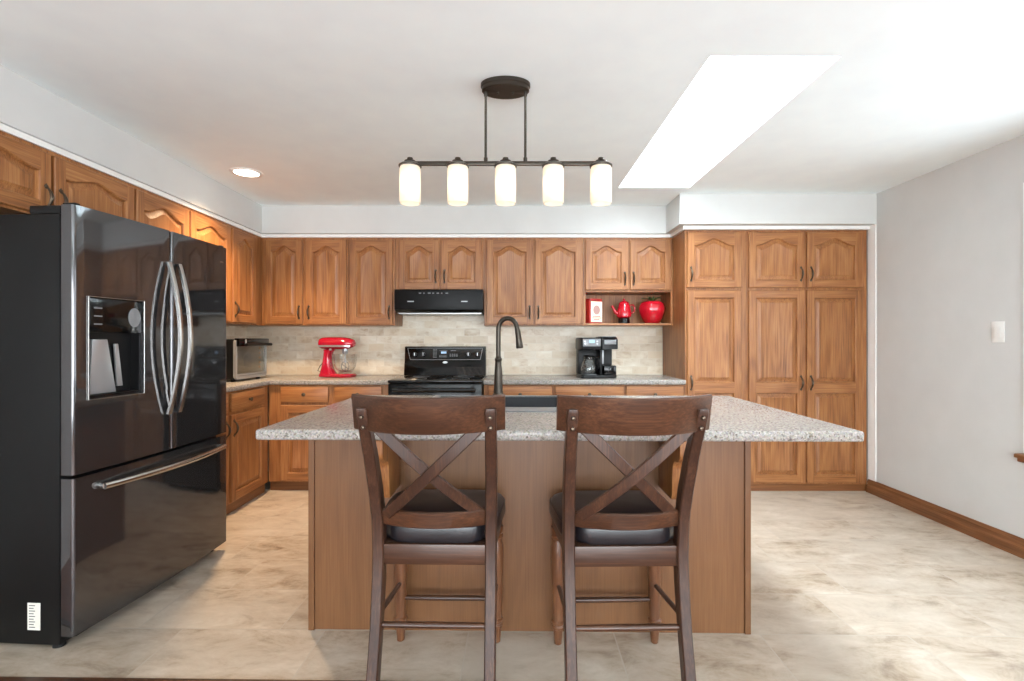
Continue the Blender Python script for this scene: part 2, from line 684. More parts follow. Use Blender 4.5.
# ceiling with the skylight opening
SX0, SX1, SY0, SY1, STOP = 0.83, 1.378, 2.095, 3.89, 3.36
mb = MB()
for (a, b, c, d) in ((LX, SX0, FY, BY), (SX1, RX, FY, BY), (SX0, SX1, FY, SY0), (SX0, SX1, SY1, BY)):
    mb.box(a, b, c, d, CZ, CZ + 0.1)
struct(mb.build('ceiling', M['ceiling'], smooth=0))
mb = MB()
t = 0.05
mb.box(SX0 - t, SX0, SY0 - t, SY1 + t, CZ + 0.1, STOP)
mb.box(SX1, SX1 + t, SY0 - t, SY1 + t, CZ + 0.1, STOP)
mb.box(SX0, SX1, SY0 - t, SY0, CZ + 0.1, STOP)
mb.box(SX0, SX1, SY1, SY1 + t, CZ + 0.1, STOP)
sk = struct(mb.build('window_2', M['shaft_white'], smooth=0), 'white skylight shaft opening in the ceiling')
mb = MB()
for (a, b, c, d) in ((SX0, SX0 + .04, SY0, SY1), (SX1 - .04, SX1, SY0, SY1), (SX0 + .04, SX1 - .04, SY0, SY0 + .04), (SX0 + .04, SX1 - .04, SY1 - .04, SY1)):
    mb.box(a, b, c, d, STOP - 0.05, STOP)
mb.build('window_frame', M['trim_white'], sk, smooth=0)
MB().box(SX0 + .04, SX1 - .04, SY0 + .04, SY1 - .04, STOP - 0.03, STOP - 0.02).build('pane', M['glass'], sk, smooth=0)

struct(MB().box(LX - 0.1, LX, FY, BY, 0, CZ).build('wall_left', M['wall'], smooth=0))
struct(MB().box(LX - 0.1, RX + 0.1, BY, BY + 0.1, 0, CZ).build('wall_back', M['wall'], smooth=0))

# right wall with two window openings
W1 = (1.25, 2.845, 0.60, 2.12)
W2 = (-2.4, -0.8, 0.60, 2.12)
mb = MB()
for (a, b, z0, z1) in ((FY, W2[0], 0, CZ), (W2[1], W1[0], 0, CZ), (W1[1], BY, 0, CZ), (W2[0], W2[1], 0, .6), (W2[0], W2[1], 2.12, CZ), (W1[0], W1[1], 0, .6), (W1[0], W1[1], 2.12, CZ)):
    mb.box(RX, RX + 0.12, a, b, z0, z1)
struct(mb.build('wall_right', M['wall'], smooth=0))
for i, (a, b, z0, z1) in enumerate((W1, W2)):
    mb = MB()
    x0, x1 = RX - 0.012, RX + 0.1
    mb.box(x0, x1, b - 0.005, b + 0.035, z0, z1 + 0.04, 0.003)
    mb.box(x0, x1, a - 0.035, a + 0.005, z0, z1 + 0.04, 0.003)
    mb.box(x0, x1, a, b, z1 - 0.005, z1 + 0.04, 0.003)
    w = struct(mb.build('window_%d' % (1 if i == 0 else 3), M['trim_white'], smooth=0),
               'white framed window on the right hand wall' if i == 0 else None)
    mb = MB()
    xs0, xs1 = RX + 0.05, RX + 0.09
    for (c, d, e, f) in ((a, a + .05, z0, z1), (b - .05, b, z0, z1), (a, b, z0, z0 + .05), (a, b, z1 - .05, z1), ((a + b) / 2 - .025, (a + b) / 2 + .025, z0, z1)):
        mb.box(xs0, xs1, c, d, e, f)
    mb.build('window_frame', M['trim_white'], w, smooth=0)
    MB().box(RX + 0.066, RX + 0.07, a + .05, b - .05, z0 + .05, z1 - .05).build('pane', M['glass'], w, smooth=0)
    s = MB()
    s.prism([(RX - 0.035, z0 - 0.045), (RX - 0.03, z0 - 0.05), (RX, z0 - 0.05), (RX, z0 - 0.002), (RX - 0.05, z0 - 0.002), (RX - 0.055, z0 - 0.008), (RX - 0.055, z0 - 0.024), (RX - 0.035, z0 - 0.028)], 'Y', a - 0.045, b + 0.045)
    s.box(RX, RX + 0.1, a, b, z0 - 0.02, z0 + 0.004)
    s.build('window_sill', M['oak_trim_y'], w, smooth=0)

# unseen wall behind the camera; wide patio opening added to let light in
P0, P1, PZ = -1.95, 2.5, 2.2
mb = MB()
mb.box(LX - 0.1, P0, FY - 0.1, FY, 0, CZ)
mb.box(P1, RX + 0.1, FY - 0.1, FY, 0, CZ)
mb.box(P0, P1, FY - 0.1, FY, PZ, CZ)
struct(mb.build('wall_front', M['wall'], smooth=0))
mb = MB()
for x in (P0, P0 + 1.48, P0 + 2.97, P1 - 0.06):
    mb.box(x, x + 0.06, FY - 0.08, FY - 0.02, 0, PZ)
mb.box(P0 + .06, P1 - .06, FY - 0.08, FY - 0.02, PZ - 0.06, PZ)
mb.box(P0 + .06, P1 - .06, FY - 0.08, FY - 0.02, 0, 0.08)
dr = struct(mb.build('door_1', M['trim_white'], smooth=0))  # made-up patio door framing the added light opening
MB().box(P0 + .06, P1 - .06, FY - 0.052, FY - 0.048, 0.08, PZ - 0.06).build('pane', M['glass'], dr, smooth=0)

# soffits over the cabinets
struct(MB().box(LX, -2.205, FY, BY, SOF, CZ).build('soffit_left', M['white'], smooth=0), 'white boxed soffit above the left cabinets')
struct(MB().box(-2.205, 1.36, 4.41, BY, SOF, CZ).build('soffit_back', M['white'], smooth=0), 'white boxed soffit above the back wall cabinets')
struct(MB().box(1.36, RX, 4.05, BY, SOF, CZ).build('soffit_right', M['white'], smooth=0), 'deeper white boxed soffit above the pantry')
# white trim band under the soffits
mb = MB()
mb.box(LX, -2.222, FY, BY, 2.167, SOF, 0)
mb.box(-2.222, 1.41, 4.445, BY, 2.167, SOF, 0)
mb.box(1.41, RX, 4.12, BY, 2.167, SOF, 0)
struct(mb.build('trim_2', M['trim_white'], smooth=0), 'white trim band between cabinet tops and soffit')
# white filler strip beside the pantry
struct(MB().box(RX - 0.008, RX, 4.055, 4.14, 0.10, SOF).build('trim_3', M['trim_white'], smooth=0), 'narrow white filler strip beside the pantry')

# stone tiled splash behind the counters
struct(MB().box(LX + 0.012, 1.432, BY - 0.012, BY, 0.90, 1.40).box(-1.04, -0.25, BY - 0.012, BY, 1.40, 1.60).build('backsplash', M['splash'], smooth=0), 'beige stone subway tile splash on the back wall')
struct(MB().box(LX, LX + 0.012, 2.98, BY, 0.90, 1.40).build('backsplash', M['splash'], smooth=0), 'beige stone subway tile splash on the left wall')

# moulded oak baseboard
prof = [(RX, 0.0), (RX - 0.030, 0.0), (RX - 0.030, 0.052), (RX - 0.024, 0.060), (RX - 0.018, 0.066), (RX - 0.018, 0.088), (RX - 0.011, 0.098), (RX - 0.008, 0.106), (RX, 0.106)]
struct(MB().prism(prof, 'Y', FY, 4.135).build('baseboard_right', M['oak_trim_y'], smooth=0), 'moulded brown wooden baseboard along the right wall')


# ------------------------------------------------------------------ cabinets
def fbump(u):
    c = 0.5 + 0.5 * math.cos(PI * u)
    return 0.72 * c + 0.28 * (1 - abs(u)) ** 0.9


def outline(xl, xr, zb, zs, H, i, n=22):
    pts = [(xl + i, zb + i), (xr - i, zb + i), (xr - i, zs - i)]
    for k in range(1, n):
        s = k / n
        x = (xr - i) + (xl - xr + 2 * i) * s
        u = 1 - 2 * s
        u2 = max(-1, min(1, u * 1.12))
        pts.append((x, zs - i + H * fbump(u2)))
    pts.append((xl + i, zs - i))
    return pts


def door_mb(x0, z0, w, h, cells, t=0.02, st=0.058):
    """raised-panel door, front at y=-t. cells: (z bottom, z top, arch height) of every panel field relative to z0"""
    mb = MB()
    x1, z1, yf = x0 + w, z0 + h, -t
    xl, xr = x0 + st, x1 - st
    e = 0.004
    # edges and back
    O = [(x0, z0), (x1, z0), (x1, z1), (x0, z1)]
    I = [(x0 + e, z0 + e), (x1 - e, z0 + e), (x1 - e, z1 - e), (x0 + e, z1 - e)]
    vs = [(p[0], -0.0005, p[1]) for p in O] + [(p[0], yf + e, p[1]) for p in O] + [(p[0], yf, p[1]) for p in I]
    fs = [(3, 2, 1, 0)]
    for k in range(4):
        k2 = (k + 1) % 4
        fs += [(k, k2, 4 + k2, 4 + k), (4 + k, 4 + k2, 8 + k2, 8 + k)]
    mb.add(vs, fs, 0)
    zi0, zi1 = z0 + e, z1 - e
    mb.add([(x0 + e, yf, zi0), (xl, yf, zi0), (xl, yf, zi1), (x0 + e, yf, zi1)], [(0, 1, 2, 3)], 0)
    mb.add([(xr, yf, zi0), (x1 - e, yf, zi0), (x1 - e, yf, zi1), (xr, yf, zi1)], [(0, 1, 2, 3)], 0)
    low = zi0
    for ci, (cb, ct, H) in enumerate(cells):
        zb, zs = z0 + cb, z0 + ct - H
        mb.add([(xl, yf, low), (xr, yf, low), (xr, yf, zb), (xl, yf, zb)], [(0, 1, 2, 3)], 1)
        rings = []
        for (ins, dy) in ((0, 0), (0.005, 0.004), (0.0075, 0.016), (0.0165, 0.016), (0.042, 0.003), (0.044, 0.0035)):
            rings.append([(p[0], yf + dy, p[1]) for p in outline(xl, xr, zb, zs, H, ins)])
        n = len(rings[0])
        vv = [p for r_ in rings for p in r_]
        ff, mi = [], []
        for r_ in range(len(rings) - 1):
            for k in range(n):
                k2 = (k + 1) % n
                ff.append((r_ * n + k, r_ * n + k2, (r_ + 1) * n + k2, (r_ + 1) * n + k))
                mi.append(0)
        ff.append(tuple((len(rings) - 1) * n + k for k in range(n)))
        mi.append(0)
        mb.add(vv, ff, mi)
        top = zi1 if ci == len(cells) - 1 else None
        if top is None:
            low = z0 + ct
            if H > 0:
                top = low
        if top is not None:
            # top rail above the arch
            ring = rings[0][2:]
            for k in range(len(ring) - 1):
                a, b = ring[k], ring[k + 1]
                mb.add([a, b, (b[0], yf, top), (a[0], yf, top)], [(0, 1, 2, 3)], 1)
    return mb


def pull_mb(x, z, L=0.105, y=-0.02):
    """arched vertical pull with flared ends, fixed on a door front at y"""
    mb = MB()
    pts, rad = [], []
    for k in range(13):
        s = k / 12
        pts.append((x, y + 0.002 - 0.030 * math.sin(PI * s) ** 0.7, z - L / 2 + L * s))
        rad.append(0.0045 + 0.0035 * math.sin(PI * s) ** 2)
    mb.tube(pts, rad, 8)
    for zz in (z - L / 2, z + L / 2):
        mb.lathe([(0.008, y - 0.005), (0.010, y - 0.003), (0.010, y)], (x, 0, zz), 10, 'Y')
        mb.tube([(x, y - 0.002, zz - 0.014), (x, y - 0.002, zz + 0.014)], [0.002, 0.002], 6)
    return mb


def knob_mb(x, z, y=-0.02):
    mb = MB()
    mb.lathe([(0.005, y - 0.026), (0.012, y - 0.024), (0.0155, y - 0.019), (0.013, y - 0.013), (0.006, y - 0.009), (0.006, y - 0.003), (0.010, y)], (x, 0, z), 14, 'Y')
    return mb


def add_door(root, x0, x1, z0, z1, handle=None, hz=None, arch=True, cells=None, st=0.058):
    w, h = x1 - x0, z1 - z0
    if cells is None:
        H = min(0.055, h * 0.14) if arch else 0.0
        cells = [(0.06, h - (0.05 if arch else 0.06), H)]
    d = door_mb(x0, z0, w, h, cells, st=st).build('door', [M['oak'], M['oak_h']], root)
    if handle:
        hx = x0 + 0.030 if handle == 'L' else x1 - 0.030
        pull_mb(hx, hz).build('handle', M['pewter'], d)
    return d


def add_drawer(root, x0, x1, z0, z1, knob=True):
    mb = MB()
    mb.box(x0, x1, -0.02, -0.0005, z0, z1, 0.006)
    d = mb.build('drawer', M['oak_h'], root)
    if knob:
        knob_mb((x0 + x1) / 2, (z0 + z1) / 2).build('knob', M['pewter'], d)
    return d


def carcass(root, x0, x1, d, z0, z1, name='body'):
    mb = MB()
    mb.box(x0, x1, 0, d, z0, z1)
    return mb.build(name, M['oak'], root, smooth=0)


UB, UT = 1.384, 2.166
DEP = 0.306
g_up = 'oak wall cabinets'
# --- left wall (facing right); local x runs away from the camera
RL = R(90)
UX = -2.232


def left_unit(y0, y1, z0, label, doors, top=UT, name='wall_cabinet', depth=DEP):
    t = thing(name, label, 'cabinet', (UX, y0, 0), RL)
    carcass(t, 0, y1 - y0, depth, z0, top)
    for (a, b, hnd, hz) in doors:
        add_door(t, a - y0, b - y0, z0 + 0.012, top - 0.022, hnd, hz)
    return t


left_unit(1.88, 2.941, 1.835, 'short oak wall cabinet with two arched doors above the refrigerator',
          [(1.892, 2.404, 'R', 1.93), (2.421, 2.933, 'L', 1.93)])
left_unit(2.943, 3.949, UB, 'tall oak wall cabinet on the left wall just past the refrigerator, mostly hidden by it',
          [(2.951, 3.433, 'R', 1.49), (3.447, 3.937, 'L', 1.49)])
left_unit(3.951, BY - 0.014, UB, 'oak wall cabinet with one narrow arched door in the left corner above the toaster oven',
          [(3.968, 4.330, 'L', 1.50)])

# --- back wall
UY = 4.46


def back_unit(x0, x1, z0, label, doors, top=UT):
    t = thing('wall_cabinet', label, 'cabinet', (0, UY, 0), 0)
    carcass(t, x0, x1, DEP - 0.002, z0, top)
    for (a, b, hnd, hz) in doors:
        add_door(t, a, b, z0 + 0.012, top - 0.022, hnd, hz)
    return t


back_unit(-2.229, -1.460, UB, 'oak wall cabinet with two arched doors above the red stand mixer',
          [(-2.200, -1.862, 'R', 1.50), (-1.836, -1.474, 'L', 1.50)])
back_unit(-1.457, -1.042, UB, 'oak wall cabinet with a single arched door left of the range hood',
          [(-1.446, -1.062, 'R', 1.50)])
back_unit(-1.039, -0.252, 1.691, 'short oak wall cabinet with two arched doors directly above the black range hood',
          [(-1.008, -0.648, 'R', 1.82), (-0.630, -0.268, 'L', 1.82)])
back_unit(-0.249, 0.635, UB, 'oak wall cabinet with two tall arched doors right of the range hood',
          [(-0.226, 0.186, 'R', 1.50), (0.204, 0.622, 'L', 1.50)])
# unit with the open shelf
t = thing('wall_cabinet', 'oak wall cabinet with two short arched doors over an open shelf of red ornaments', 'cabinet', (0, UY, 0), 0)
x0, x1 = 0.638, 1.434
carcass(t, x0, x1, DEP - 0.002, 1.682, UT)
add_door(t, 0.652, 1.032, 1.70, UT - 0.022, 'R', 1.80)
add_door(t, 1.050, 1.418, 1.70, UT - 0.022, 'L', 1.80)
mb = MB()
mb.box(x0, x0 + 0.018, 0, DEP - 0.002, UB, 1.681)
mb.box(x1 - 0.018, x1, 0, DEP - 0.002, UB, 1.681)
mb.box(x0 + 0.018, x1 - 0.018, DEP - 0.012, DEP - 0.002, UB, 1.681)
mb.build('side_panel', M['oak'], t, smooth=0)
MB().box(x0 + 0.018, x1 - 0.018, -0.012, DEP - 0.012, UB, UB + 0.02, 0.002).build('shelf', M['oak_h'], t, smooth=0)

# --- base cabinets
CT, CTH = 0.925, 0.04
BT = CT - CTH
BX = -2.02
BFY = 4.15


def base_unit(name, label, loc, rz, w, depth, drawers, doors):
    t = thing(name, label, 'cabinet', loc, rz)
    carcass(t, 0, w, depth, 0.08, BT)
    MB().box(0.0, w, 0.025, 0.045, 0.0, 0.08).build('toe_kick', M['oak_dark'], t, smooth=0)
    for (a, b) in drawers:
        add_drawer(t, a, b, 0.737, 0.872)
    for (a, b, hnd) in doors:
        add_door(t, a, b, 0.092, 0.715, hnd, 0.62, arch=False)
    return t


base_unit('base_cabinet', 'oak base cabinet with one drawer and door under the toaster oven', (BX, 3.55, 0), RL, 0.585, 0.5, [(0.02, 0.50)], [(0.02, 0.50, 'L')])
base_unit('base_cabinet', 'oak base cabinet between refrigerator and corner, mostly hidden behind refrigerator', (BX, 3.062, 0), RL, 0.485, 0.5, [(0.02, 0.465)], [(0.02, 0.465, 'R')])
base_unit('base_cabinet', 'oak base cabinet in the left corner below the red stand mixer', (BX + 0.002, BFY, 0), 0, 0.525, 0.6, [(0.105, 0.498)], [(0.105, 0.498, 'R')])
base_unit('base_cabinet', 'oak base cabinet directly left of the black range', (-1.491, BFY, 0), 0, 0.480, 0.6, [(0.022, 0.415)], [(0.022, 0.415, 'L')])
base_unit('base_cabinet', 'oak base cabinet directly right of the black range', (-0.234, BFY, 0), 0, 0.571, 0.6, [(0.04, 0.562)], [(0.04, 0.562, 'R')])
base_unit('base_cabinet', 'oak base cabinet with a wide drawer below the coffee maker', (0.339, BFY, 0), 0, 0.595, 0.6, [(0.018, 0.582)], [(0.018, 0.292, 'R'), (0.306, 0.582, 'L')])
base_unit('base_cabinet', 'oak base cabinet at the right end of the counter against the pantry', (0.936, BFY, 0), 0, 0.497, 0.6, [(0.010, 0.480)], [(0.010, 0.480, 'L')])

# --- pantry
pz0, pz1, pm0, pm1 = 0.072, 1.665, 1.688, 2.146


def pantry(name, label, x0, x1, doors):
    t = thing(name, label, 'cabinet', (0, BFY, 0), 0)
    carcass(t, x0, x1, 0.616, 0.06, UT)
    MB().box(x0, x1, 0.004, 0.03, 0, 0.06).build('toe_kick', M['oak_dark'], t, smooth=0)
    for (a, b, hnd) in doors:
        add_door(t, a, b, pm0, pm1, hnd, 1.80)
        h = pz1 - pz0
        add_door(t, a, b, pz0, pz1, hnd, 0.90, cells=[(0.062, 0.745, 0), (0.83, h - 0.06, 0)])
    return t


pantry('pantry_cabinet', 'tall oak pantry cabinet one door wide beside the counter end', 1.436, 1.940, [(1.450, 1.896, 'L')])
pantry('pantry_cabinet', 'tall oak pantry cabinet two doors wide beside the right wall', 1.942, 2.943, [(1.958, 2.418, 'R'), (2.440, 2.900, 'L')])


# --- worktops
def slab(poly, z0, z1, bev=0.008):
    mb = MB()
    mb.prism(poly, 'Z', z0, z1, bev, seg=3)
    return mb


mb = slab([(LX + 0.014, 3.06), (-1.995, 3.06), (-1.995, 4.12), (-1.010, 4.12), (-1.010, BY - 0.014), (LX + 0.014, BY - 0.014)], BT, CT)
tag(mb.build('worktop', M['granite']), 'L-shaped speckled granite worktop running from refrigerator to range', 'worktop')
mb = slab([(-0.235, 4.12), (1.434, 4.12), (1.434, BY - 0.014), (-0.235, BY - 0.014)], BT, CT)
tag(mb.build('worktop', M['granite']), 'straight speckled granite worktop under the coffee maker', 'worktop')

# ------------------------------------------------------------------ island
IL = (0, 1.835, 0)
t = thing('island_cabinet', 'oak kitchen island cabinet with plain back panel behind the two stools', 'island', IL, ROT)
bx0, bx1, by0, by1 = -0.884, 1.011, 0.312, 1.12
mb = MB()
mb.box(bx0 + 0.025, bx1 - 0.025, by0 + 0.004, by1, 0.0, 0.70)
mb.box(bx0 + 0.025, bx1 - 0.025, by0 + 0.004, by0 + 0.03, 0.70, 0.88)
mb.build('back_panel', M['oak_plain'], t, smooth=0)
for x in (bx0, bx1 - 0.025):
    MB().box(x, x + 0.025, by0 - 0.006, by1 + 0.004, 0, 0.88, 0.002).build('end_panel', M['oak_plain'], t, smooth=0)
for i in range(4):
    xa = bx0 + 0.04 + i * 0.455
    d = door_mb(0, 0.10, 0.43, 0.60, [(0.06, 0.54, 0)])
    d.v = [Vector((xa + 0.43 - v.x, by1 - v.y, v.z)) for v in d.v]
    d.build('door', [M['oak'], M['oak_h']], t)


def corbel_mb(x0, x1):
    mb = MB()
    # S-profile bracket: (y, z); reaches forward under the overhang
    P = [(by0 - 0.002, 0.878), (0.035, 0.878), (0.030, 0.872), (0.030, 0.828)]
    for k in range(1, 9):        # rounded nose turning under
        a = PI / 2 * k / 8
        P.append((0.030 + 0.045 * (1 - math.cos(a)), 0.828 - 0.040 * math.sin(a)))
    for k in range(1, 9):        # and sweeping down into the long shank
        a = PI / 2 * k / 8
        P.append((0.075 + 0.045 * math.sin(a), 0.788 - 0.045 * (1 - math.cos(a))))
    P += [(0.130, 0.645), (0.140, 0.626), (by0 - 0.002, 0.626)]
    mb.prism(P, 'X', x0, x1, 0.003)
    return mb


for (a, b) in ((-0.535, -0.485), (0.622, 0.668)):
    corbel_mb(a, b).build('corbel', M['oak'], t)

# island worktop with the sink cut-out
sx0, sx1, sy0, sy1 = -0.445, 0.375, 0.590, 1.105
X = [-0.953, sx0, sx1, 1.282]
Y = [0.0, sy0, sy1, 1.185]
bm = bmesh.new()
g = {}
for i in range(4):
    for j in range(4):
        for k, z in enumerate((0.880, 0.920)):
            g[i, j, k] = bm.verts.new((X[i], Y[j], z))
for i in range(3):
    for j in range(3):
        if (i, j) == (1, 1):
            continue
        bm.faces.new((g[i, j, 1], g[i + 1, j, 1], g[i + 1, j + 1, 1], g[i, j + 1, 1]))
        bm.faces.new((g[i, j + 1, 0], g[i + 1, j + 1, 0], g[i + 1, j, 0], g[i, j, 0]))
for k in range(3):
    for (a, b) in (((k, 0), (k + 1, 0)), ((k + 1, 3), (k, 3)), ((0, k + 1), (0, k)), ((3, k), (3, k + 1))):
        bm.faces.new((g[a + (0,)], g[b + (0,)], g[b + (1,)], g[a + (1,)]))
for (a, b) in (((1, 1), (1, 2)), ((1, 2), (2, 2)), ((2, 2), (2, 1)), ((2, 1), (1, 1))):
    bm.faces.new((g[a + (0,)], g[b + (0,)], g[b + (1,)], g[a + (1,)]))
bmesh.ops.recalc_face_normals(bm, faces=list(bm.faces))
es = []
for e in bm.edges:
    v0, v1 = e.verts[0].co, e.verts[1].co
    if abs(v0.z - v1.z) < 1e-6:
        for ax, lo, hi in ((0, X[0], X[3]), (1, Y[0], Y[3])):
            if abs(v0[ax] - v1[ax]) < 1e-6 and (abs(v0[ax] - lo) < 1e-6 or abs(v0[ax] - hi) < 1e-6):
                es.append(e)
    elif abs(v0.x - v1.x) < 1e-6 and v0.x in (X[0], X[3]) and v0.y in (Y[0], Y[3]):
        es.append(e)
es = [e for e in bm.edges if any(e is q for q in es) or (abs(e.verts[0].co.z - e.verts[1].co.z) > 1e-3 and min(abs(e.verts[0].co.x - X[0]), abs(e.verts[0].co.x - X[3])) < 1e-5 and min(abs(e.verts[0].co.y - Y[0]), abs(e.verts[0].co.y - Y[3])) < 1e-5)]
bmesh.ops.bevel(bm, geom=es, offset=0.010, segments=3, affect='EDGES', profile=0.5)
mb = MB()
mb.from_bm(bm)
o = mb.build('island_worktop', M['granite'])
o.location = IL
o.rotation_euler = (0, 0, ROT)
tag(o, 'wide speckled granite worktop overhanging the kitchen island', 'worktop')

# sink
t = thing('kitchen_sink', 'dark composite sink set into the island worktop between the stools', 'sink', IL, ROT)
mb = MB()
w_ = 0.010
a0, a1, c0, c1 = sx0 + 0.002, sx1 - 0.002, sy0 + 0.002, sy1 - 0.002
mb.box(a0, a1, c0, c0 + w_, 0.715, 0.918)
mb.box(a0, a1, c1 - w_, c1, 0.715, 0.918)
mb.box(a0, a0 + w_, c0 + w_, c1 - w_, 0.715, 0.918)
mb.box(a1 - w_, a1, c0 + w_, c1 - w_, 0.715, 0.918)
mb.box(a0, a1, c0, c1, 0.705, 0.715)
mb.build('bowl', M['sink'], t, smooth=0)
mb = MB()
q = 0.028
mb.box(sx0 - q, sx1 + q, sy0 - 0.125, sy0 + 0.008, 0.9202, 0.9265, 0.002)
mb.box(sx0 - q, sx1 + q, sy1 - 0.008, sy1 + 0.012, 0.9202, 0.9265, 0.002)
mb.box(sx0 - q, sx0 + 0.008, sy0 + 0.008, sy1 - 0.008, 0.9202, 0.9265, 0.002)
mb.box(sx1 - 0.008, sx1 + q, sy0 + 0.008, sy1 - 0.008, 0.9202, 0.9265, 0.002)
mb.build('rim', M['grey_plastic'], t, smooth=0)
mb = MB()
mb.lathe([(0.0, 0.7152), (0.045, 0.7152), (0.045, 0.718), (0.03, 0.718), (0.028, 0.716)], (-0.03, 0.8, 0), 20)
mb.build('drain', M['steel'], t)

# faucet
t = thing('kitchen_faucet', 'tall gooseneck bronze faucet behind the island sink', 'faucet', (-0.082, 3.0, 0.9205))
mb = MB()
mb.lathe([(0.036, 0), (0.036, 0.006), (0.029, 0.014), (0.026, 0.05), (0.0255, 0.10), (0.023, 0.15), (0.0185, 0.20), (0.0195, 0.208), (0.022, 0.212), (0.022, 0.222), (0.0165, 0.228), (0.0145, 0.236)], seg=24)
mb.build('body', M['bronze'], t)
mb = MB()
pts = [(0, 0, 0.23), (0, 0, 0.30), (0, 0, 0.36)]
RR = 0.056
for k in range(1, 14):
    a = PI - (PI * 0.96) * k / 13
    pts.append((RR + RR * math.cos(a), -0.35 * (RR + RR * math.cos(a)), 0.395 + RR * 1.2 * math.sin(a)))
mb.tube(pts, [0.0145] * 8 + [0.0142] * (len(pts) - 8), 14)
mb.build('spout', M['bronze'], t)
mb = MB()
e = Vector(pts[-1])
mb.tube([e, e + Vector((0.004, -0.001, -0.02)), e + Vector((0.010, -0.003, -0.06)), e + Vector((0.016, -0.005, -0.115)), e + Vector((0.0165, -0.005, -0.12))], [0.0145, 0.0165, 0.0175, 0.0215, 0.0185], 16)
mb.build('spray_head', M['bronze'], t)
mb = MB()
mb.tube([(0.0, 0.02, 0.085), (0.004, 0.045, 0.095), (0.008, 0.07, 0.14)], [0.011, 0.009, 0.006], 10)
mb.build('lever', M['bronze'], t)

# ------------------------------------------------------------------ counter stools
def make_stool(label, loc, rz):
    t = thing('counter_stool', label, 'stool', loc, rz, None)
    # rear posts: one curved piece from floor to top rail
    PZ_ = [(0.0, -0.245, .200), (0.10, -0.222, .199), (0.25, -0.186, .198), (0.40, -0.158, .198), (0.50, -0.148, .198), (0.62, -0.155, .199), (0.74, -0.186, .202), (0.86, -0.232, .204), (0.96, -0.280, .206), (1.02, -0.311, .207), (1.032, -0.316, .207)]
    for s in (-1, 1):
        mb = MB()
        pts = [(s * x, y, z) for (z, y, x) in PZ_]
        secs = [(0.0185, 0.021)] + [(0.0195, 0.024)] * 2 + [(0.020, 0.027)] * 4 + [(0.0195, 0.025), (0.019, 0.022), (0.0185, 0.019), (0.016, 0.014)]
        mb.sweep(pts, secs)
        leg = mb.build('post', M['espresso'], t)
        for (z, y) in ((1.004, -0.327), (0.968, -0.309)):
            b = MB()
            b.lathe([(0.0, -0.006), (0.005, -0.005), (0.0075, 0.0), (0.0075, 0.006)], (s * 0.2065, y, z), 12, 'Y')
            b.build('bolt', M['pewter'], leg)
    # bowed rails
    def rail(name, z0, z1, xh, y0, sag, th, lean, m, crest=0.0):
        mb = MB()
        n = 20
        vs, fs = [], []
        for k in range(n + 1):
            u = -1 + 2 * k / n
            x = u * xh
            y = y0 - sag * (1 - u * u)
            zt = z1 + crest * (1 - u * u)
            b = 0.005
            sec = [(y - th / 2 + b, z0), (y - th / 2, z0 + b), (y - th / 2 - lean, zt - b), (y - th / 2 + b - lean, zt), (y + th / 2 - b - lean, zt), (y + th / 2 - lean, zt - b), (y + th / 2, z0 + b), (y + th / 2 - b, z0)]
            vs += [(x, a, z) for (a, z) in sec]
        for k in range(n):
            for q in range(8):
                q2 = (q + 1) % 8
                fs.append((k * 8 + q, k * 8 + q2, (k + 1) * 8 + q2, (k + 1) * 8 + q))
        fs.append(tuple(range(8)))
        fs.append(tuple(n * 8 + q for q in range(7, -1, -1)))
        mb.add(vs, fs)
        return mb.build(name, m, t)
    rail('top_rail', 0.955, 1.074, 0.252, -0.250, 0.105, 0.022, 0.026, M['espresso_x'])
    rail('lower_rail', 0.605, 0.662, 0.184, -0.158, 0.045, 0.022, 0.008, M['espresso_x'])
    # crossed slats, one passing behind the other
    for s in (-1, 1):
        mb = MB()
        n = 10
        pts = []
        for k in range(n + 1):
            u = k / n
            x = s * (-0.165 + 0.33 * u)
            z = 0.645 + (0.965 - 0.645) * u
            y = -0.176 - 0.118 * u - 0.034 * math.sin(PI * u) - (0.010 if s > 0 else -0.008)
            pts.append(Vector((x, y, z)))
        d = (pts[-1] - pts[0]).normalized()
        nrm = Vector((-d.z, 0, d.x)).normalized()
        vs, fs = [], []
        for p in pts:
            for (a, b) in ((-0.019, -0.005), (-0.016, -0.009), (0.016, -0.009), (0.019, -0.005), (0.019, 0.005), (0.016, 0.009), (-0.016, 0.009), (-0.019, 0.005)):
                vs.append(p + nrm * a + Vector((0, b, 0)))
        for k in range(n):
            for q in range(8):
                q2 = (q + 1) % 8
                fs.append((k * 8 + q, k * 8 + q2, (k + 1) * 8 + q2, (k + 1) * 8 + q))
        fs.append(tuple(range(8)))
        fs.append(tuple(n * 8 + q for q in range(7, -1, -1)))
        mb.add(vs, fs)
        mb.build('cross_slat', M['espresso'], t)
    # seat aprons
    mb = MB()
    mb.box(-0.182, 0.182, -0.166, -0.140, 0.462, 0.534, 0.004)
    mb.box(-0.20, 0.20, 0.178, 0.200, 0.485, 0.534, 0.003)
    for s in (-1, 1):
        mb.prism([(s * 0.185, -0.13), (s * 0.207, -0.13), (s * 0.222, 0.17), (s * 0.200, 0.17)], 'Z', 0.480, 0.534, 0.003)
    mb.prism([(-0.19, -0.14), (0.19, -0.14), (0.205, 0.18), (-0.205, 0.18)], 'Z', 0.515, 0.534)
    mb.build('seat_frame', M['espresso_x'], t)
    # padded seat, wider at the front, with a rolled edge
    bm = bmesh.new()
    nx, ny = 22, 22
    def se(u):
        return math.copysign(abs(u) ** 0.55, u)
    rings = []
    layers = [(0.90, 0.534), (0.975, 0.537), (1.0, 0.552), (1.0, 0.575), (0.985, 0.597), (0.94, 0.614), (0.84, 0.626), (0.65, 0.634), (0.4, 0.638), (0.15, 0.640)]
    vs, fs = [], []
    seg = 48
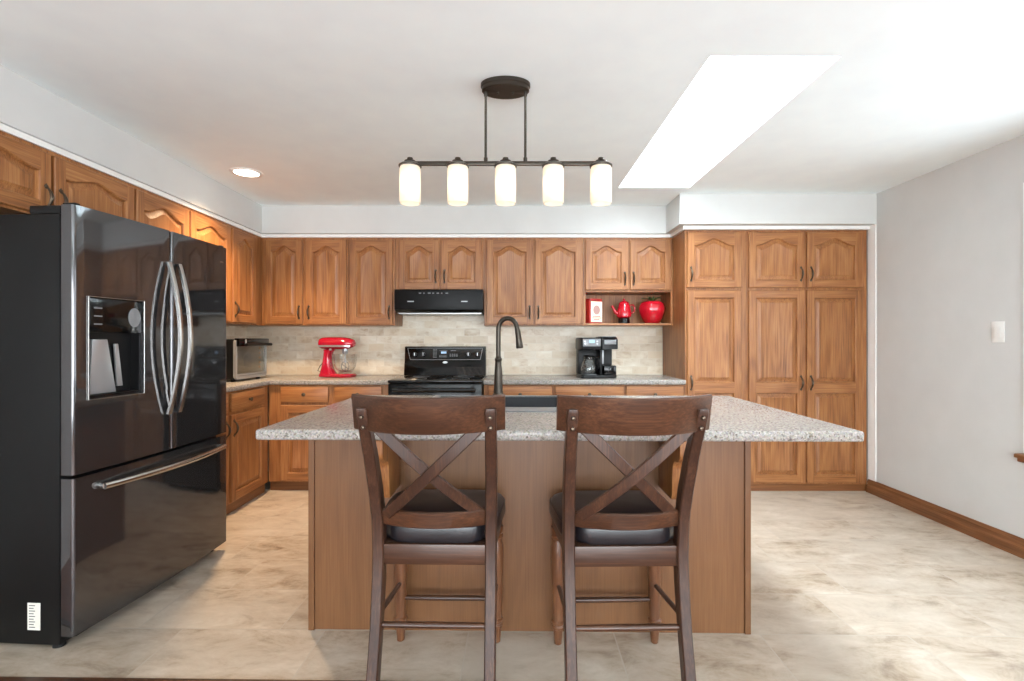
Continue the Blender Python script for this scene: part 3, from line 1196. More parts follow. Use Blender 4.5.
    for (sc, z) in layers:
        for k in range(seg):
            a = 2 * PI * k / seg
            ca, sa = math.cos(a), math.sin(a)
            x = math.copysign(abs(ca) ** 0.33, ca)
            y = math.copysign(abs(sa) ** 0.33, sa)
            yy = 0.022 + y * sc * 0.184
            hw = (0.213 + 0.033 * (y * sc + 1) / 2 * 1.0)
            # the back edge tucks in between the two posts
            if yy < -0.09:
                hw -= 0.038 * min(1.0, (-0.09 - yy) / 0.03)
            vs.append((x * sc * hw, yy, z))
    for i in range(len(layers) - 1):
        for k in range(seg):
            k2 = (k + 1) % seg
            fs.append((i * seg + k, i * seg + k2, (i + 1) * seg + k2, (i + 1) * seg + k))
    fs.append(tuple(range(seg - 1, -1, -1)))
    fs.append(tuple((len(layers) - 1) * seg + k for k in range(seg)))
    mb = MB()
    mb.add(vs, fs)
    cu = mb.build('seat', M['leather'], t, smooth=60)
    # piping around the cushion
    zi = 4
    pts = [Vector(v) + Vector((0, 0, -0.002)) for v in vs[zi * seg:(zi + 1) * seg]]
    MB().tube([p * 1.0 for p in pts], 0.0038, 8, closed=True).build('piping', M['leather'], cu)
    bm.free()
    # turned front legs
    prof = [(0.010, 0.0), (0.0135, 0.004), (0.0165, 0.05), (0.0175, 0.064), (0.022, 0.068), (0.023, 0.076), (0.019, 0.082), (0.024, 0.088), (0.0245, 0.098), (0.0195, 0.104),
            (0.0195, 0.13), (0.0215, 0.20), (0.0245, 0.30), (0.026, 0.36), (0.0245, 0.40), (0.019, 0.425), (0.0185, 0.432), (0.024, 0.438), (0.025, 0.447), (0.020, 0.453), (0.024, 0.460), (0.025, 0.484)]
    for s in (-1, 1):
        MB().lathe([(r_ * 1.14, h) for (r_, h) in prof], (s * 0.200, 0.160, 0), 20).build('front_leg', M['leg_wood'], t)
    # stretchers
    def bar(name, a, b, r_):
        MB().tube([a, (Vector(a) * 0.5 + Vector(b) * 0.5), b], [r_ * 0.85, r_, r_ * 0.85], 12, flat=0.9).build(name, M['espresso_x'], t)
    bar('stretcher', (-0.182, -0.184, 0.262), (0.182, -0.184, 0.262), 0.0125)
    bar('stretcher', (-0.182, 0.160, 0.180), (0.182, 0.160, 0.180), 0.0125)
    for s in (-1, 1):
        bar('stretcher', (s * 0.198, -0.160, 0.285), (s * 0.199, 0.142, 0.245), 0.0105)
    return t


make_stool('dark brown cross back stool in front of the range, left one of the pair', (-0.268, 1.92, 0), R(-1.4))
make_stool('dark brown cross back stool in line with the coffee maker, right one of the pair', (0.393, 1.905, 0), R(1.2))

# ------------------------------------------------------------------ refrigerator
t = thing('refrigerator', 'large black stainless French door refrigerator with ice dispenser', 'refrigerator', (-1.748, 2.013, 0), R(86.24))
FW = 0.978
mb = MB()
mb.box(0.004, FW - 0.004, 0.083, 0.765, 0.014, 1.765, 0.006)
mb.build('case', M['fridge_side'], t)


def fr_plan(x0, x1, y_back, rnd_l, rnd_r, n=14):
    """plan outline of a softly convex door"""
    def fy(x):
        u = (x - FW / 2) / (FW / 2)
        return 0.020 * u * u
    P = [(x0, y_back)]
    rr = 0.014
    if rnd_l:
        for k in range(6):
            a = PI / 2 * k / 5
            P.append((x0 + rr - rr * math.cos(a), fy(x0 + rr) + rr - rr * math.sin(a)))
    else:
        P.append((x0, fy(x0)))
    for k in range(1, n):
        x = x0 + rr + (x1 - x0 - 2 * rr) * k / n
        P.append((x, fy(x)))
    if rnd_r:
        for k in range(6):
            a = PI / 2 * k / 5
            P.append((x1 - rr + rr * math.sin(a), fy(x1 - rr) + rr - rr * math.cos(a)))
    else:
        P.append((x1, fy(x1)))
    P.append((x1, y_back))
    return P


def fy(x):
    u = (x - FW / 2) / (FW / 2)
    return 0.020 * u * u


SEAM = 0.503
DX0, DX1, DZ0, DZ1, DZM = 0.062, 0.335, 1.005, 1.432, 1.285
# left door built around the dispenser recess
mb = MB()
yb = 0.072


def part_slab(xa, xb, za, zb, rl, rr_):
    mb.prism(fr_plan(xa, xb, yb, rl, rr_), 'Z', za, zb)


part_slab(0.0, SEAM, DZ1, 1.80, True, True)
part_slab(0.0, SEAM, 0.705, DZ0, True, True)
part_slab(0.0, DX0, DZ0, DZ1, True, False)
part_slab(DX1, SEAM, DZ0, DZ1, False, True)
dl = mb.build('door', M['dark_steel'], t)
mb = MB()
part_slab(SEAM + 0.006, FW, 0.705, 1.80, True, True)
drr = mb.build('door', M['dark_steel'], t)
mb = MB()
part_slab(0.0, FW, 0.055, 0.690, True, True)
fz = mb.build('freezer_drawer', M['dark_steel'], t)
# dispenser
mb = MB()
mb.box(DX0 + .001, DX1 - .001, 0.060, 0.071, DZ0 + .001, DZ1 - .001)
mb.box(DX0 + .001, DX0 + .010, fy(.2) + 0.012, 0.060, DZ0 + .001, DZM)
mb.box(DX1 - .010, DX1 - .001, fy(.2) + 0.012, 0.060, DZ0 + .001, DZM)
mb.box(DX0 + .010, DX1 - .010, 0.016, 0.060, DZ0 + .001, DZ0 + .014)
dsp = mb.build('dispenser', M['black'], dl, smooth=0)
MB().box(DX0 + .002, DX1 - .002, fy(.06) - 0.004, 0.060, DZM, DZ1 - .002, 0.003).build('dispenser_panel', M['black_gloss'], dl)
mb = MB()
mb.tube([(DX0 - .002, 0.012, DZ0 - .002), (DX0 - .002, 0.012, DZ1 + .002), (DX1 + .002, 0.002, DZ1 + .002), (DX1 + .002, 0.002, DZ0 - .002)], 0.0025, 8, closed=True)
mb.build('dispenser_frame', M['steel'], dl, smooth=0)
mb = MB()
mb.prism([(DX0 + 0.02, DZ0 + 0.016), (DX0 + 0.155, DZ0 + 0.016), (DX0 + 0.11, DZM - 0.03), (DX0 + 0.035, DZM - 0.03)], 'Y', 0.030, 0.050, 0.006)
mb.prism([(DX0 + 0.175, DZ0 + 0.04), (DX0 + 0.205, DZ0 + 0.04), (DX0 + 0.18, DZM - 0.05), (DX0 + 0.16, DZM - 0.05)], 'Y', 0.044, 0.055, 0.004)
mb.build('dispenser_paddle', M['silver'], dl)
mb = MB()
for k in range(0):
    mb.box(DX0 + 0.022, DX0 + 0.060, 0.0095, 0.0115, DZM + 0.032 + k * 0.034, DZM + 0.037 + k * 0.034)
mb.lathe([(0.030, 0.0075), (0.033, 0.0085), (0.033, 0.012)], (DX1 - 0.045, 0, DZM + 0.07), 24, 'Y', sy=1.3)
mb.build('dispenser_dial', M['grey_plastic'], dl)
for k in range(3):
    MB().box(DX0 + 0.022, DX0 + 0.060, 0.0095, 0.0115, DZM + 0.032 + k * 0.034, DZM + 0.037 + k * 0.034).build('dispenser_button', M['grey_plastic'], dl)


def bow_handle(x, z0, z1, y0, out, parent, side):
    mb = MB()
    n = 22
    vs, fs = [], []
    for k in range(n + 1):
        s = k / n
        b = out * (math.sin(PI * s)) ** 0.9
        z = z0 + (z1 - z0) * s
        y = y0 - 0.012 - b
        for (dx, dy) in ((-0.011, -0.006), (-0.006, -0.010), (0.006, -0.010), (0.011, -0.006), (0.011, 0.006), (0.006, 0.010), (-0.006, 0.010), (-0.011, 0.006)):
            vs.append((x + dx, y + dy, z))
    for k in range(n):
        for q in range(8):
            q2 = (q + 1) % 8
            fs.append((k * 8 + q, k * 8 + q2, (k + 1) * 8 + q2, (k + 1) * 8 + q))
    fs.append(tuple(range(8)))
    fs.append(tuple(n * 8 + q for q in range(7, -1, -1)))
    mb.add(vs, fs)
    return mb.build('handle', M['steel'], parent)


bow_handle(SEAM - 0.030, 0.885, 1.640, 0.0, 0.062, dl, -1)
bow_handle(SEAM + 0.040, 0.885, 1.640, 0.0, 0.062, drr, 1)
mb = MB()
n = 20
pts = []
for k in range(n + 1):
    s = k / n
    x = 0.110 + (FW - 0.175) * s
    pts.append((x, fy(x) - 0.022 - 0.035 * math.sin(PI * s), 0.632))
mb.tube(pts, 0.0145, 12)
mb.tube([(pts[0][0] + 0.01, fy(0.08) + 0.004, 0.632), (pts[0][0] + 0.01, fy(0.08) - 0.02, 0.632)], 0.013, 10)
mb.tube([(pts[-1][0] - 0.01, fy(0.08) + 0.004, 0.632), (pts[-1][0] - 0.01, fy(0.08) - 0.02, 0.632)], 0.013, 10)
mb.build('handle', M['steel'], fz)
# hinges, feet, toe grille, service label
for x in (0.03, FW - 0.03):
    mb = MB()
    mb.box(x - 0.022, x + 0.022, 0.085, 0.22, 1.7655, 1.800, 0.006)
    mb.box(x - 0.012, x + 0.012, 0.03, 0.085, 1.8005, 1.812, 0.003)
    mb.build('hinge_cover', M['black'], t)
    mb = MB()
    mb.lathe([(0.022, 0.0), (0.022, 0.012), (0.009, 0.013), (0.009, 0.0135)], (x, 0.11, 0), 14)
    mb.build('foot', M['rubber'], t)
MB().box(0.07, FW - 0.07, 0.076, 0.082, 0.016, 0.05).build('toe_grille', M['black'], t, smooth=0)
mb = MB()
ly = 0.165
mb.box(0.0025, 0.0039, ly, ly + 0.055, 0.075, 0.185)
st = mb.build('service_label', M['paper'], t, smooth=0)
st['label'] = 'white paper sticker on the side of the case'
mb = MB()
for k in range(9):
    z = 0.085 + k * 0.011
    mb.box(0.0018, 0.0026, ly + 0.022 + 0.006 * (k % 2), ly + 0.048, z, z + 0.003)
mb.build('print', M['ink'], st, smooth=0)
mb = MB()
for k in range(6):
    mb.box(FW - 0.052 - 0.010 * k, FW - 0.046 - 0.010 * k, fy(FW - 0.06) - 0.0012, fy(FW - 0.06) + 0.004, 1.705, 1.714)
mb.build('badge', M['steel'], drr, smooth=0)

# ------------------------------------------------------------------ range and hood
t = thing('electric_range', 'black freestanding electric range with raised control panel', 'range', (-0.622, 4.06, 0))
hw = 0.378
mb = MB()
mb.box(-hw, hw, 0.02, 0.685, 0.03, 0.905, 0.003)
mb.box(-hw + .02, hw - .02, 0.06, 0.60, 0.0, 0.03)
mb.build('body', M['black'], t)
mb = MB()
mb.box(-hw - 0.006, hw + 0.006, -0.02, 0.62, 0.9055, 0.928, 0.006)
ck = mb.build('cooktop', M['black_gloss'], t)
for (x, y, r_) in ((-0.19, 0.15, 0.095), (0.19, 0.15, 0.075), (-0.19, 0.43, 0.075), (0.19, 0.43, 0.095)):
    MB().lathe([(r_ - 0.006, 0.9275), (r_ - 0.006, 0.9288), (r_, 0.9288), (r_, 0.9275)], (x, y, 0), 36, caps=False).build('burner_ring', M['grey_plastic'], ck)
mb = MB()
mb.box(-hw, hw, -0.03, 0.018, 0.21, 0.90, 0.006)
dd = mb.build('oven_door', M['black_gloss'], t)
mb = MB()
mb.tube([(-0.33, -0.075, 0.855), (0.33, -0.075, 0.855)], 0.016, 14, flat=1.1)
for x in (-0.30, 0.30):
    mb.tube([(x, -0.075, 0.855), (x, -0.028, 0.855)], 0.013, 10)
mb.build('handle', M['black_gloss'], dd)
MB().box(-hw, hw, -0.025, 0.018, 0.05, 0.20, 0.006).build('storage_drawer', M['black_gloss'], t)
# control backguard
mb = MB()
mb.prism([(0.56, 0.929), (0.694, 0.929), (0.694, 1.190), (0.640, 1.197), (0.612, 1.19), (0.598, 1.06), (0.582, 1.03), (0.575, 0.99)], 'X', -hw, hw, 0.003)
bgd = mb.build('backguard', M['black_gloss'], t)


def onface(z):
    # y of the sloped control face at height z
    return 0.598 + (z - 1.06) * (0.612 - 0.598) / 0.13


mb = MB()


def strip(xa, za, xb, zb, w, m=0):
    d = Vector((xb - xa, 0, zb - za))
    nn = Vector((-d.z, 0, d.x)).normalized() * (w / 2)
    A, B = Vector((xa, onface(za) - 0.0015, za)), Vector((xb, onface(zb) - 0.0015, zb))
    mb.add([A - nn, B - nn, B + nn, A + nn, A - nn + Vector((0, .0012, 0)), B - nn + Vector((0, .0012, 0)), B + nn + Vector((0, .0012, 0)), A + nn + Vector((0, .0012, 0))],
           [(0, 1, 2, 3), (7, 6, 5, 4), (0, 4, 5, 1), (1, 5, 6, 2), (2, 6, 7, 3), (3, 7, 4, 0)], m)


strip(-0.350, 1.178, 0.345, 1.178, 0.003)
strip(-0.325, 1.072, 0.325, 1.072, 0.004)
strip(-0.352, 1.178, -0.326, 1.072, 0.004)
strip(0.347, 1.178, 0.326, 1.072, 0.004)
for k in range(7):
    strip(-0.115, 1.165 - 0.012 * k, -0.098, 1.165 - 0.012 * k, 0.004)
    strip(-0.093, 1.165 - 0.012 * k, -0.080, 1.165 - 0.012 * k, 0.004)
for k in range(4):
    strip(-0.055 + 0.018 * k, 1.098, -0.043 + 0.018 * k, 1.098, 0.007)
    strip(-0.055 + 0.018 * k, 1.112, -0.043 + 0.018 * k, 1.112, 0.005)
    strip(0.040 + 0.020 * k, 1.106, 0.054 + 0.020 * k, 1.106, 0.008)
    strip(0.040 + 0.020 * k, 1.122, 0.054 + 0.020 * k, 1.122, 0.005)
strip(-0.055, 1.155, 0.02, 1.155, 0.003)
strip(0.050, 1.155, 0.10, 1.155, 0.004)
mb.build('control_marking', M['grey_plastic'], bgd, smooth=0)
MB().box(-0.04, 0.01, onface(1.14) - 0.0015, onface(1.14) + .001, 1.128, 1.148).build('clock_display', M['display'], bgd, smooth=0)
for x in (-0.285, -0.205, 0.215, 0.300):
    mb = MB()
    y0 = onface(1.122)
    mb.lathe([(0.020, y0 + 0.002), (0.0195, y0 - 0.014), (0.015, y0 - 0.018), (0.0, y0 - 0.018)], (x, 0, 1.122), 20, 'Y')
    k_ = mb.build('control_knob', M['black'], bgd)
    MB().box(x - 0.0025, x + 0.0025, y0 - 0.021, y0 - 0.012, 1.108, 1.138).build('pointer', M['silver'], k_, smooth=0)
mb = MB()
mb.lathe([(0.0, 0.5815), (0.010, 0.5825), (0.011, 0.590)], (0, 0, 1.046), 18, 'Y', sx=2.2)
mb.build('badge', M['silver'], bgd)

t = thing('range_hood', 'black under cabinet range hood above the range', 'hood', (-0.628, UY, -0.014))
hw = 0.381
mb = MB()
mb.prism([(0.30, 1.703), (-0.165, 1.703), (-0.172, 1.695), (-0.178, 1.585), (-0.170, 1.530), (-0.120, 1.505), (0.30, 1.505)], 'X', -hw, hw, 0.004)
hd = mb.build('body', M['hood'], t)
MB().box(-hw + 0.02, hw - 0.02, -0.10, 0.28, 1.497, 1.5045).build('filter', M['silver'], t, smooth=0)
mb = MB()
for k, w in enumerate((0.02, 0.01, 0.024, 0.016, 0.02, 0.012, 0.022)):
    mb.box(-0.17 + k * 0.038, -0.17 + k * 0.038 + w, -0.1768, -0.171, 1.666, 1.674)
mb.build('control_marking', M['grey_plastic'], t, smooth=0)
for x in (-0.24, 0.22):
    MB().box(x - 0.028, x + 0.028, -0.181, -0.1745, 1.594, 1.603, 0.002).build('switch', M['silver'], t, smooth=0)

# ------------------------------------------------------------------ things on the counters
# toaster oven, facing right
t = thing('toaster_oven', 'silver and black toaster oven on the left counter corner', 'toaster oven', (-2.155, 3.90, CT), R(88))
W_, H_, D_ = 0.46, 0.335, 0.31
mb = MB()
mb.box(0, W_, 0.02, D_, 0.02, 0.335, 0.012)
mb.build('body', M['black'], t)
mb = MB()      # rounded silver front surround
Po, Pi_ = [], []


def rrect(x0, x1, z0, z1, r_, n=6):
    P = []
    for (cx, cz, a0) in ((x1 - r_, z0 + r_, -90), (x1 - r_, z1 - r_, 0), (x0 + r_, z1 - r_, 90), (x0 + r_, z0 + r_, 180)):
        for k in range(n + 1):
            a = R(a0 + 90 * k / n)
            P.append((cx + r_ * math.cos(a), cz + r_ * math.sin(a)))
    return P


Po = rrect(0.0, W_, 0.018, 0.338, 0.035)
Pi_ = rrect(0.022, W_ - 0.022, 0.040, 0.318, 0.022)
n = len(Po)
vs = [(p[0], 0.02, p[1]) for p in Po] + [(p[0], 0.0, p[1]) for p in Po] + [(p[0], 0.0, p[1]) for p in Pi_] + [(p[0], 0.018, p[1]) for p in Pi_]
fs = []
for r_ in range(3):
    for k in range(n):
        k2 = (k + 1) % n
        fs.append((r_ * n + k, r_ * n + k2, (r_ + 1) * n + k2, (r_ + 1) * n + k))
mb.add(vs, fs)
mb.build('front_surround', M['silver'], t)
mb = MB()
mb.box(0.010, W_ + 0.0, -0.022, 0.019, 0.278, 0.342, 0.006)
cp = mb.build('control_panel', M['black_gloss'], t)
MB().box(0.09, 0.11, -0.026, -0.0215, 0.288, 0.334, 0.002).build('dial', M['silver'], cp)
mb = MB()
mb.tube([(0.06, -0.05, 0.292), (W_ - 0.02, -0.05, 0.292)], 0.012, 12)
mb.tube([(0.08, -0.05, 0.292), (0.08, -0.020, 0.292)], 0.008, 8)
mb.tube([(W_ - 0.05, -0.05, 0.292), (W_ - 0.05, -0.020, 0.292)], 0.008, 8)
mb.build('handle', M['black'], t)
MB().box(0.028, W_ - 0.028, 0.0188, 0.0198, 0.045, 0.300).build('cavity_liner', M['liner'], t, smooth=0)
MB().box(0.030, W_ - 0.030, 0.004, 0.008, 0.062, 0.276).build('glass_door', M['smoke'], t, smooth=0)
mb = MB()
for k in range(5):
    mb.lathe([(0.0, 0.0105), (0.007, 0.011), (0.008, 0.0185)], (W_ - 0.085, 0, 0.10 + 0.040 * k), 10, 'Y')
ob = mb.build('heater_glow', M['orange'], t)
mb = MB()
mb.lathe([(0.055, 0.012), (0.062, 0.014), (0.062, 0.0185)], (0.20, 0, 0.165), 28, 'Y')
mb.build('fan_grille', M['grey_plastic'], t)
MB().box(0.030, W_ - 0.030, 0.002, 0.018, 0.044, 0.060).build('crumb_tray', M['silver'], t, smooth=0)
for x in (0.05, W_ - 0.05):
    for y in (0.05, D_ - 0.04):
        MB().lathe([(0.014, 0.0), (0.017, 0.003), (0.014, 0.022)], (x, y, 0), 12).build('foot', M['rubber'], t)

# stand mixer
t = thing('stand_mixer', 'bright red tilt head stand mixer with clear glass bowl', 'mixer', (-1.565, 4.45, CT), R(-8))
mb = MB()     # foot and column
mb.prism([(-0.125, -0.07), (-0.03, -0.085), (0.12, -0.098), (0.165, -0.06), (0.175, 0.0), (0.165, 0.06), (0.12, 0.098), (-0.03, 0.085), (-0.125, 0.07), (-0.15, 0.03), (-0.15, -0.03)], 'Z', 0.001, 0.032, 0.010, seg=3)
vs, fs = [], []
rows = [(-0.148, 0.0, 0.058, 0.030), (-0.135, -0.028, 0.050, 0.07), (-0.120, -0.042, 0.045, 0.13), (-0.112, -0.045, 0.043, 0.19), (-0.110, -0.030, 0.045, 0.225), (-0.110, -0.010, 0.048, 0.245)]
for (xa, xb, hy, z) in rows:
    for k in range(16):
        a = 2 * PI * k / 16
        ca, sa = math.cos(a), math.sin(a)
        vs.append(((xa + xb) / 2 + math.copysign(abs(ca) ** 0.7, ca) * (xb - xa) / 2, math.copysign(abs(sa) ** 0.7, sa) * hy, z))
for i in range(len(rows) - 1):
    for k in range(16):
        k2 = (k + 1) % 16
        fs.append((i * 16 + k, i * 16 + k2, (i + 1) * 16 + k2, (i + 1) * 16 + k))
mb.add(vs, fs)
mb.build('stand', M['red'], t)
mb = MB()     # bullet head
prof = [(0.0, -0.158), (0.030, -0.155), (0.052, -0.143), (0.062, -0.120), (0.066, -0.06), (0.066, 0.02), (0.063, 0.08), (0.055, 0.125), (0.044, 0.150), (0.040, 0.162), (0.036, 0.168), (0.0, 0.170)]
mb.lathe(prof, (0, 0, 0.300), 28, 'X', sy=0.85)
hd = mb.build('motor_head', M['red'], t)
mb = MB()
prof = [(0.0655, -0.125), (0.0685, -0.120), (0.0692, -0.06), (0.0692, 0.02), (0.0665, 0.08), (0.058, 0.128), (0.0565, 0.128), (0.0655, -0.125)]
vs, fs = [], []
for (xa, hy) in ((-0.135, 0.060), (-0.06, 0.0675), (0.02, 0.0675), (0.08, 0.0645), (0.125, 0.0568), (0.150, 0.046)):
    vs += [(xa, -hy, 0.268), (xa, -hy, 0.284)]
for k in range(5):
    fs.append((2 * k, 2 * k + 2, 2 * k + 3, 2 * k + 1))
vs2 = [(x, y + 0.006, z) for (x, y, z) in vs]
m_ = len(vs)
mb.add(vs + vs2, fs + [tuple(i + m_ for i in reversed(f)) for f in fs] + [(2 * k, 2 * k + 2, 2 * k + 2 + m_, 2 * k + m_) for k in range(5)] + [(2 * k + 1, 2 * k + 3, 2 * k + 3 + m_, 2 * k + 1 + m_) for k in range(5)])
mb.build('trim_band', M['silver'], hd)
mb = MB()
mb.lathe([(0.016, 0.205), (0.024, 0.215), (0.026, 0.235), (0.026, 0.262)], (0.085, 0, 0), 18)
mb.lathe([(0.006, 0.13), (0.006, 0.206)], (0.085, 0, 0), 10)
mb.build('beater_shaft', M['silver'], t)
mb = MB()
pts = []
for k in range(17):
    a = PI * 2 * k / 16
    pts.append((0.085 + 0.036 * math.sin(a), 0, 0.095 + 0.044 * math.cos(a)))
mb.tube(pts[:-1], 0.004, 8, closed=True)
mb.tube([(0.085, 0, 0.14), (0.085, 0, 0.051)], 0.004, 8)
mb.tube([(0.055, 0, 0.115), (0.112, 0, 0.075)], 0.0035, 8)
mb.build('beater', M['grey_plastic'], t)
mb = MB()
prof = [(0.042, 0.033), (0.052, 0.034), (0.050, 0.040), (0.072, 0.060), (0.092, 0.095), (0.100, 0.140), (0.102, 0.200), (0.105, 0.206), (0.101, 0.206), (0.098, 0.200), (0.096, 0.140), (0.088, 0.096), (0.068, 0.064), (0.03, 0.048), (0.0, 0.046)]
mb.lathe(prof, (0.085, 0, 0), 32)
bw = mb.build('bowl', M['clear'], t)
mb = MB()
mb.tube([(-0.008, -0.02, 0.17), (-0.032, -0.03, 0.165), (-0.042, -0.03, 0.13), (-0.030, -0.03, 0.085), (0.004, -0.02, 0.075)], 0.006, 10)
mb.build('bowl_handle', M['clear'], bw)
mb = MB()
mb.tube([(-0.148, 0.01, 0.045), (-0.175, 0.0, 0.055), (-0.168, 0.02, 0.09), (-0.14, 0.04, 0.135), (-0.12, 0.05, 0.20), (-0.13, 0.045, 0.235)], 0.004, 8)
mb.build('power_cord', M['rubber'], t)
MB().lathe([(0.0, -0.075), (0.008, -0.074), (0.009, -0.060)], (-0.02, 0, 0.245), 12, 'Y').build('speed_knob', M['silver'], hd)

# coffee maker
t = thing('coffee_maker', 'black two way coffee maker with glass carafe on right counter', 'coffee maker', (0.747, 4.275, CT), R(4))
mb = MB()
mb.prism(rrect(-0.155, 0.155, 0.0, 0.25, 0.03), 'Z', 0.001, 0.028, 0.004)
mb.box(-0.152, 0.152, 0.15, 0.25, 0.028, 0.25, 0.008)
mb.box(0.012, 0.03, 0.02, 0.16, 0.028, 0.25, 0.003)
mb.build('base', M['black'], t)
mb = MB()
mb.box(-0.158, 0.018, -0.012, 0.25, 0.245, 0.350, 0.012)
mb.prism([(-0.008, 0.25), (0.25, 0.25), (0.25, 0.355), (0.03, 0.355), (-0.008, 0.335)], 'X', 0.022, 0.160, 0.008)
hd = mb.build('head', M['black'], t)
MB().box(-0.145, 0.008, -0.0165, -0.0125, 0.275, 0.338, 0.002).build('control_panel', M['grey_plastic'], hd)
MB().box(-0.092, -0.045, -0.0195, -0.0168, 0.305, 0.330).build('display', M['display'], hd, smooth=0)
mb = MB()
for k in range(2):
    for q in (-0.128, -0.022):
        mb.lathe([(0.0, -0.0195), (0.008, -0.019), (0.008, -0.0165)], (q, 0, 0.296 + 0.022 * k), 10, 'Y')
mb.build('button', M['silver'], hd)
mb = MB()
mb.box(0.035, 0.148, 0.012, 0.20, 0.3555, 0.361, 0.002)
mb.box(0.040, 0.143, -0.0165, -0.0085, 0.292, 0.330, 0.003)
mb.build('pod_lid', M['grey_plastic'], hd)
mb = MB()
prof = [(0.058, 0.036), (0.066, 0.045), (0.070, 0.075), (0.066, 0.115), (0.050, 0.150), (0.043, 0.165), (0.045, 0.180), (0.042, 0.180), (0.040, 0.165), (0.047, 0.149), (0.062, 0.114), (0.066, 0.075), (0.062, 0.047), (0.0, 0.042)]
mb.lathe(prof, (-0.075, 0.065, 0), 28)
cf = mb.build('carafe', M['clear'], t)
mb = MB()
mb.lathe([(0.047, 0.178), (0.049, 0.186), (0.040, 0.196), (0.0, 0.198)], (-0.075, 0.065, 0), 24)
mb.tube([(-0.075 + 0.045, 0.045, 0.178), (-0.005, 0.02, 0.175), (0.004, 0.015, 0.14), (-0.004, 0.02, 0.09), (-0.016, 0.035, 0.075)], 0.0075, 10)
mb.lathe([(0.0445, 0.163), (0.0465, 0.163), (0.0465, 0.172), (0.0445, 0.172)], (-0.075, 0.065, 0), 24, caps=False)
mb.build('carafe_lid', M['black'], cf)
MB().lathe([(0.0, 0.029), (0.066, 0.029), (0.068, 0.034), (0.0, 0.035)], (-0.075, 0.065, 0), 28).build('warming_plate', M['grey_plastic'], t)
mb = MB()
mb.box(0.042, 0.148, 0.0, 0.15, 0.0285, 0.110, 0.006)
mb.build('cup_rest', M['black_gloss'], t)
mb = MB()
mb.box(0.060, 0.075, 0.142, 0.149, 0.115, 0.24, 0.002)
mb.build('water_window', M['silver'], t)

# ornaments on the open shelf
SZ = UB + 0.0205
t = thing('tin_canister', 'cream and red rectangular tin canister on the open shelf', 'canister', (0.735, 4.545, SZ), R(26))
mb = MB()
mb.prism(rrect(-0.074, 0.074, -0.055, 0.055, 0.018), 'Z', 0.0, 0.205, 0.004)
mb.build('tin', M['tinred'], t)
mb = MB()
mb.prism(rrect(-0.072, 0.072, -0.053, 0.053, 0.018), 'Z', 0.2055, 0.222, 0.004)
mb.build('lid', M['tinred'], t)
mb = MB()
mb.box(-0.060, 0.060, -0.0575, -0.0555, 0.012, 0.196, 0.0)
lb = mb.build('front_panel', M['cream'], t)
mb = MB()
mb.lathe([(0.036, -0.0588), (0.036, -0.0576)], (0, 0, 0.120), 24, 'Y', sy=1.15)
mb.build('emblem', simple('emblem_mauve', (176, 138, 130), 0.5), lb)
mb = MB()
for (z, w) in ((0.060, 0.04), (0.045, 0.05), (0.030, 0.03)):
    mb.box(-w, w, -0.0586, -0.0576, z, z + 0.006)
mb.build('printing', M['tinred'], lb, smooth=0)

t = thing('coffee_pot', 'red enamel coffee pot with a black base on the open shelf', 'coffee pot', (1.018, 4.545, SZ), R(10))
mb = MB()
mb.lathe([(0.050, 0.0), (0.052, 0.003), (0.050, 0.045), (0.044, 0.048)], seg=24)
mb.build('base', M['black_gloss'], t)
mb = MB()
mb.lathe([(0.046, 0.0485), (0.064, 0.060), (0.068, 0.085), (0.062, 0.120), (0.052, 0.155), (0.047, 0.172), (0.045, 0.175)], seg=28)
mb.build('pot', M['red2'], t)
mb = MB()
mb.lathe([(0.047, 0.1755), (0.047, 0.180), (0.035, 0.196), (0.014, 0.204), (0.007, 0.208), (0.011, 0.214), (0.009, 0.224), (0.0, 0.226)], seg=24)
mb.build('lid', M['red2'], t)
mb = MB()
mb.tube([(-0.050, 0, 0.085), (-0.082, 0, 0.100), (-0.100, 0, 0.135), (-0.118, 0, 0.160)], [0.020, 0.015, 0.011, 0.009], 12)
mb.build('spout', M['red2'], t)
mb = MB()
mb.tube([(0.048, 0, 0.165), (0.085, 0, 0.172), (0.104, 0, 0.145), (0.098, 0, 0.110), (0.062, 0, 0.085)], 0.006, 10)
mb.build('handle', M['red2'], t)

t = thing('cookie_jar', 'big red apple shaped cookie jar with green leaves on the open shelf', 'jar', (1.283, 4.575, SZ))
mb = MB()
prof = [(0.0, 0.0), (0.056, 0.0), (0.072, 0.010), (0.095, 0.050), (0.112, 0.098), (0.119, 0.135), (0.112, 0.168)]
fn = lambda a, h: 1 + 0.035 * math.cos(6 * a) * min(1, h / 0.08)
mb.lathe(prof, seg=48, fn=fn)
mb.build('jar', M['red2'], t, smooth=60)
mb = MB()
mb.lathe([(0.111, 0.1685), (0.102, 0.187), (0.080, 0.202), (0.045, 0.206), (0.020, 0.196), (0.0, 0.189)], seg=48, fn=lambda a, h: 1 + 0.035 * math.cos(6 * a))
ld = mb.build('lid', M['red2'], t, smooth=60)
mb = MB()
for k in range(5):
    a = 2 * PI * k / 5 + 0.3
    ca, sa = math.cos(a), math.sin(a)
    n_ = Vector((-sa, ca, 0))
    pts = [(0.012, 0.200, 0.006), (0.03, 0.220, 0.016), (0.052, 0.232, 0.018), (0.076, 0.236, 0.011), (0.094, 0.231, 0.001)]
    vs = []
    for (r_, z, w) in pts:
        c = Vector((ca * r_, sa * r_, z))
        vs += [c - n_ * w, c + Vector((0, 0, 0.004)), c + n_ * w, c - Vector((0, 0, 0.003))]
    fs = []
    for i in range(4):
        for q in range(4):
            q2 = (q + 1) % 4
            fs.append((i * 4 + q, i * 4 + q2, i * 4 + 4 + q2, i * 4 + 4 + q))
    fs += [(0, 1, 2, 3), (19, 18, 17, 16)]
    mb.add(vs, fs)
mb.build('leaves', M['green'], ld)
